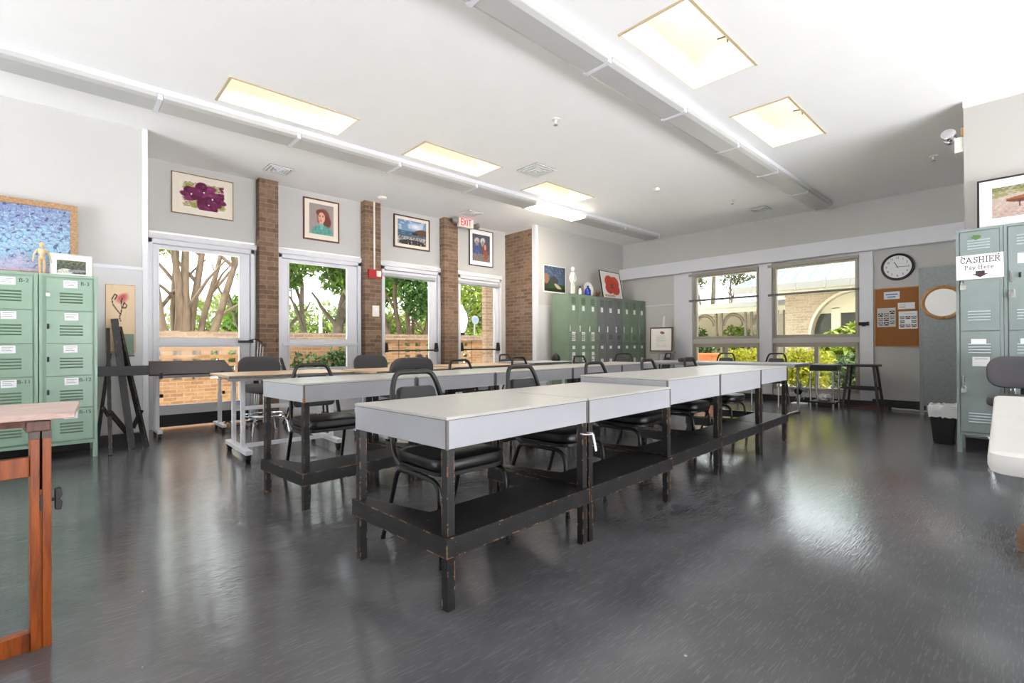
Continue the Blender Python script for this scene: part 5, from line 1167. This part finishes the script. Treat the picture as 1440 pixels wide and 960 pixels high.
pic('framed_picture', 'large red bloom picture in thin frame leaning on the far lockers', 'picture', (8.66, 6.16, 2.0), R(4), .80, .60, .012, .025, M['frame_black'], M['mat_white'], .68, .52, bloom, 100, 80, 10, (.02, .0), None, '-Y', True)
pic('framed_picture', 'blue and lilac painting in carved wood frame on the green lockers', 'picture', (-.33, 6.42, 1.668), 0, .95, .735, .055, .04, M['oak'], M['mat_cream'], .86, .64, blues, 200, 150, 4, (0, 0), None, '-Y', True)
pic('framed_picture', 'small garden photograph in wide white mat beside the wooden mannequin', 'picture', (.095, 6.22, 1.668), 0, .30, .225, .008, .02, M['mat_cream'], M['mat_white'], .205, .125, garden, 80, 56, 6, (.0, -.01), None, '-Y', True)
pic('framed_picture', 'black-framed picture of a beached boat on the cashier lockers', 'picture', (6.30, .075, 2.062), R(-90), .62, .46, .016, .025, M['frame_black'], M['mat_white'], .42, .28, boat, 90, 64, 3, (.0, .0), None, '-Y', True)
MB  # ornaments on top of the lockers
t = thing('wooden_mannequin', 'small jointed wooden artist mannequin on the pale green lockers', 'figurine', (-.105, 6.12, 1.668), R(8))
MB().lathe([(.042, 0), (.042, .012), (.036, .016)], 20).build('base', M['mann'], t, smooth=True)
s_ = .96
def limb(nm, pts, r): MB().tube(pts, r, 9).build(nm, M['mann'], t, smooth=True)
MB().lathe([(.006, .135), (.022, .14), (.026, .155), (.018, .17), (.012, .176), (.02, .19), (.032, .215), (.028, .232), (.010, .238), (.007, .25)], 14).build('torso', M['mann'], t, smooth=True)
MB().lathe([(.006, .25), (.016, .258), (.019, .272), (.014, .29), (.004, .296)], 14).build('head', M['mann'], t, smooth=True)
for s in (-1, 1):
    limb('leg', [(s*.012, 0, .14), (s*.016, -.006, .08), (s*.013, .004, .02), (s*.014, -.012, .014)], [.012, .010, .007, .006])
    limb('arm', [(s*.028, 0, .226), (s*.050, .004, .185), (s*.058, -.006, .14), (s*.06, -.01, .115)], [.009, .007, .005, .005])
t = thing('plaster_figure', 'slender white openwork figure standing on the far lockers', 'figurine', (7.45, 6.25, 2.0))
MB().lathe([(.06, 0), (.055, .03)], 14).tube([(-.035, 0, .02), (-.03, 0, .2), (0, 0, .30)], [.02, .024, .03], 9).tube([(.035, 0, .02), (.03, 0, .2), (0, 0, .30)], [.02, .024, .03], 9).tube([(0, 0, .28), (0, 0, .46)], [.035, .045], 10).build('legs_and_torso', M['plaster'], t, smooth=True)
MB().tube(bend([(-.04, 0, .45), (-.10, 0, .34), (-.06, -.02, .24)], .04), .014, 8).tube(bend([(.04, 0, .45), (.10, 0, .36), (.05, -.02, .28)], .04), .014, 8).build('arms', M['plaster'], t, smooth=True)
MB().sphere((0, 0, .53), .04, 14, 10, (.85, .9, 1.15)).build('head', M['plaster'], t, smooth=True)
t = thing('small_bottle', 'small white bottle with a dark cap on the far lockers', 'bottle', (7.44, 6.06, 2.0)); MB().lathe([(.028, 0), (.03, .01), (.03, .09), (.014, .12), (.013, .13)], 16).build('body', M['plaster'], t, smooth=True); MB().lathe([(.015, .13), (.015, .165), (.012, .17)], 14).build('cap', M['black'], t)
t = thing('blue_bottle', 'cobalt blue glass bottle on the far lockers', 'bottle', (7.73, 6.10, 2.0)); MB().lathe([(.05, 0), (.06, .015), (.062, .11), (.045, .145), (.022, .165), (.02, .20), (.026, .205)], 20).build('body', M['blue_glass'], t, smooth=True)
t = thing('white_plate', 'round white plate standing on edge behind the blue bottle', 'plate', (7.95, 6.26, 2.003)); T = Matrix.Translation((0, 0, .155)) @ Matrix.Rotation(R(82), 4, 'X'); MB().lathe([(.08, -.01), (.10, -.008), (.155, .008), (.155, .013), (.10, .0), (.06, -.002)], 32, (0, 0, 0), T).build('plate', M['plaster'], t, smooth=True)
MB().bar((-.05, .03, 0), (-.05, -.04, .01), .012).bar((.05, .03, 0), (.05, -.04, .01), .012).bar((0, .07, 0), (0, .03, .1), .012).build('plate_stand', M['bronze'], t)
t = thing('small_figurine', 'small dark brown and red figurine beside the red bloom picture', 'figurine', (7.99, 6.06, 2.0)); MB().sphere((0, 0, .04), .042, 12, 8, (1.5, .9, .95)).build('body', M['walnut'], t, smooth=True); [MB().sphere(p, r, 10, 8).build('head', M['redwood'], t, smooth=True) for p, r in (((-.05, -.01, .095), .026), ((.045, -.01, .09), .022))]

# ------------------------------------------------------------------ light, camera
wd = bpy.data.worlds.new('sky'); bpy.context.scene.world = wd; wd.use_nodes = True; nt = wd.node_tree; bg = nt.nodes['Background']
# white overcast sky above, added uplight below the horizon where no ground is built
tcw = N(nt, 'ShaderNodeTexCoord'); spw = N(nt, 'ShaderNodeSeparateXYZ'); nt.links.new(tcw.outputs['Generated'], spw.inputs[0])
mrw = N(nt, 'ShaderNodeMapRange'); mrw.inputs[1].default_value = -.06; mrw.inputs[2].default_value = .02; nt.links.new(spw.outputs[2], mrw.inputs[0])
mxw = N(nt, 'ShaderNodeMixRGB'); nt.links.new(mrw.outputs[0], mxw.inputs[0]); mxw.inputs[1].default_value = (UPLIGHT, UPLIGHT, UPLIGHT*1.02, 1); mxw.inputs[2].default_value = (.93*WORLD, .965*WORLD, WORLD, 1)
nt.links.new(mxw.outputs[0], bg.inputs[0]); bg.inputs[1].default_value = 1
sd = bpy.data.lights.new('sun', 'SUN'); sd.energy = SUN; sd.angle = R(1.5); sd.color = (1, .975, .93); so = bpy.data.objects.new('sun', sd); C.objects.link(so)
dirv = Vector((.20, .30, -1.25)).normalized(); so.rotation_euler = dirv.to_track_quat('-Z', 'Y').to_euler()
f, yaw, pitch, roll, cy = 687.71, .8224887, .003341, -.0048796, 485.03
Fv = Vector((math.cos(yaw)*math.cos(pitch), math.sin(yaw)*math.cos(pitch), math.sin(pitch))); Rv = Vector((math.sin(yaw), -math.cos(yaw), 0)); Uv = Rv.cross(Fv)
R2 = Rv*math.cos(roll)+Uv*math.sin(roll); U2 = Uv*math.cos(roll)-Rv*math.sin(roll)
cd = bpy.data.cameras.new('camera'); cam = bpy.data.objects.new('camera', cd); C.objects.link(cam)
cam.matrix_world = Matrix(((R2.x, U2.x, -Fv.x, 0), (R2.y, U2.y, -Fv.y, 0), (R2.z, U2.z, -Fv.z, 1.0), (0, 0, 0, 1)))
cd.sensor_width = 36; cd.lens = f/1440*36; cd.shift_y = 5.03/1440; cd.clip_start = .05; cd.clip_end = 200
sc = bpy.context.scene; sc.camera = cam
vs = sc.view_settings; vs.view_transform = 'Standard'; vs.look = 'None'; vs.gamma = 1; vs.use_curve_mapping = False; vs.exposure = EXPO
cy_ = sc.cycles; cy_.max_bounces = 14; cy_.diffuse_bounces = 8; cy_.glossy_bounces = 4; cy_.transparent_max_bounces = 12; cy_.sample_clamp_indirect = 8; cy_.caustics_reflective = True
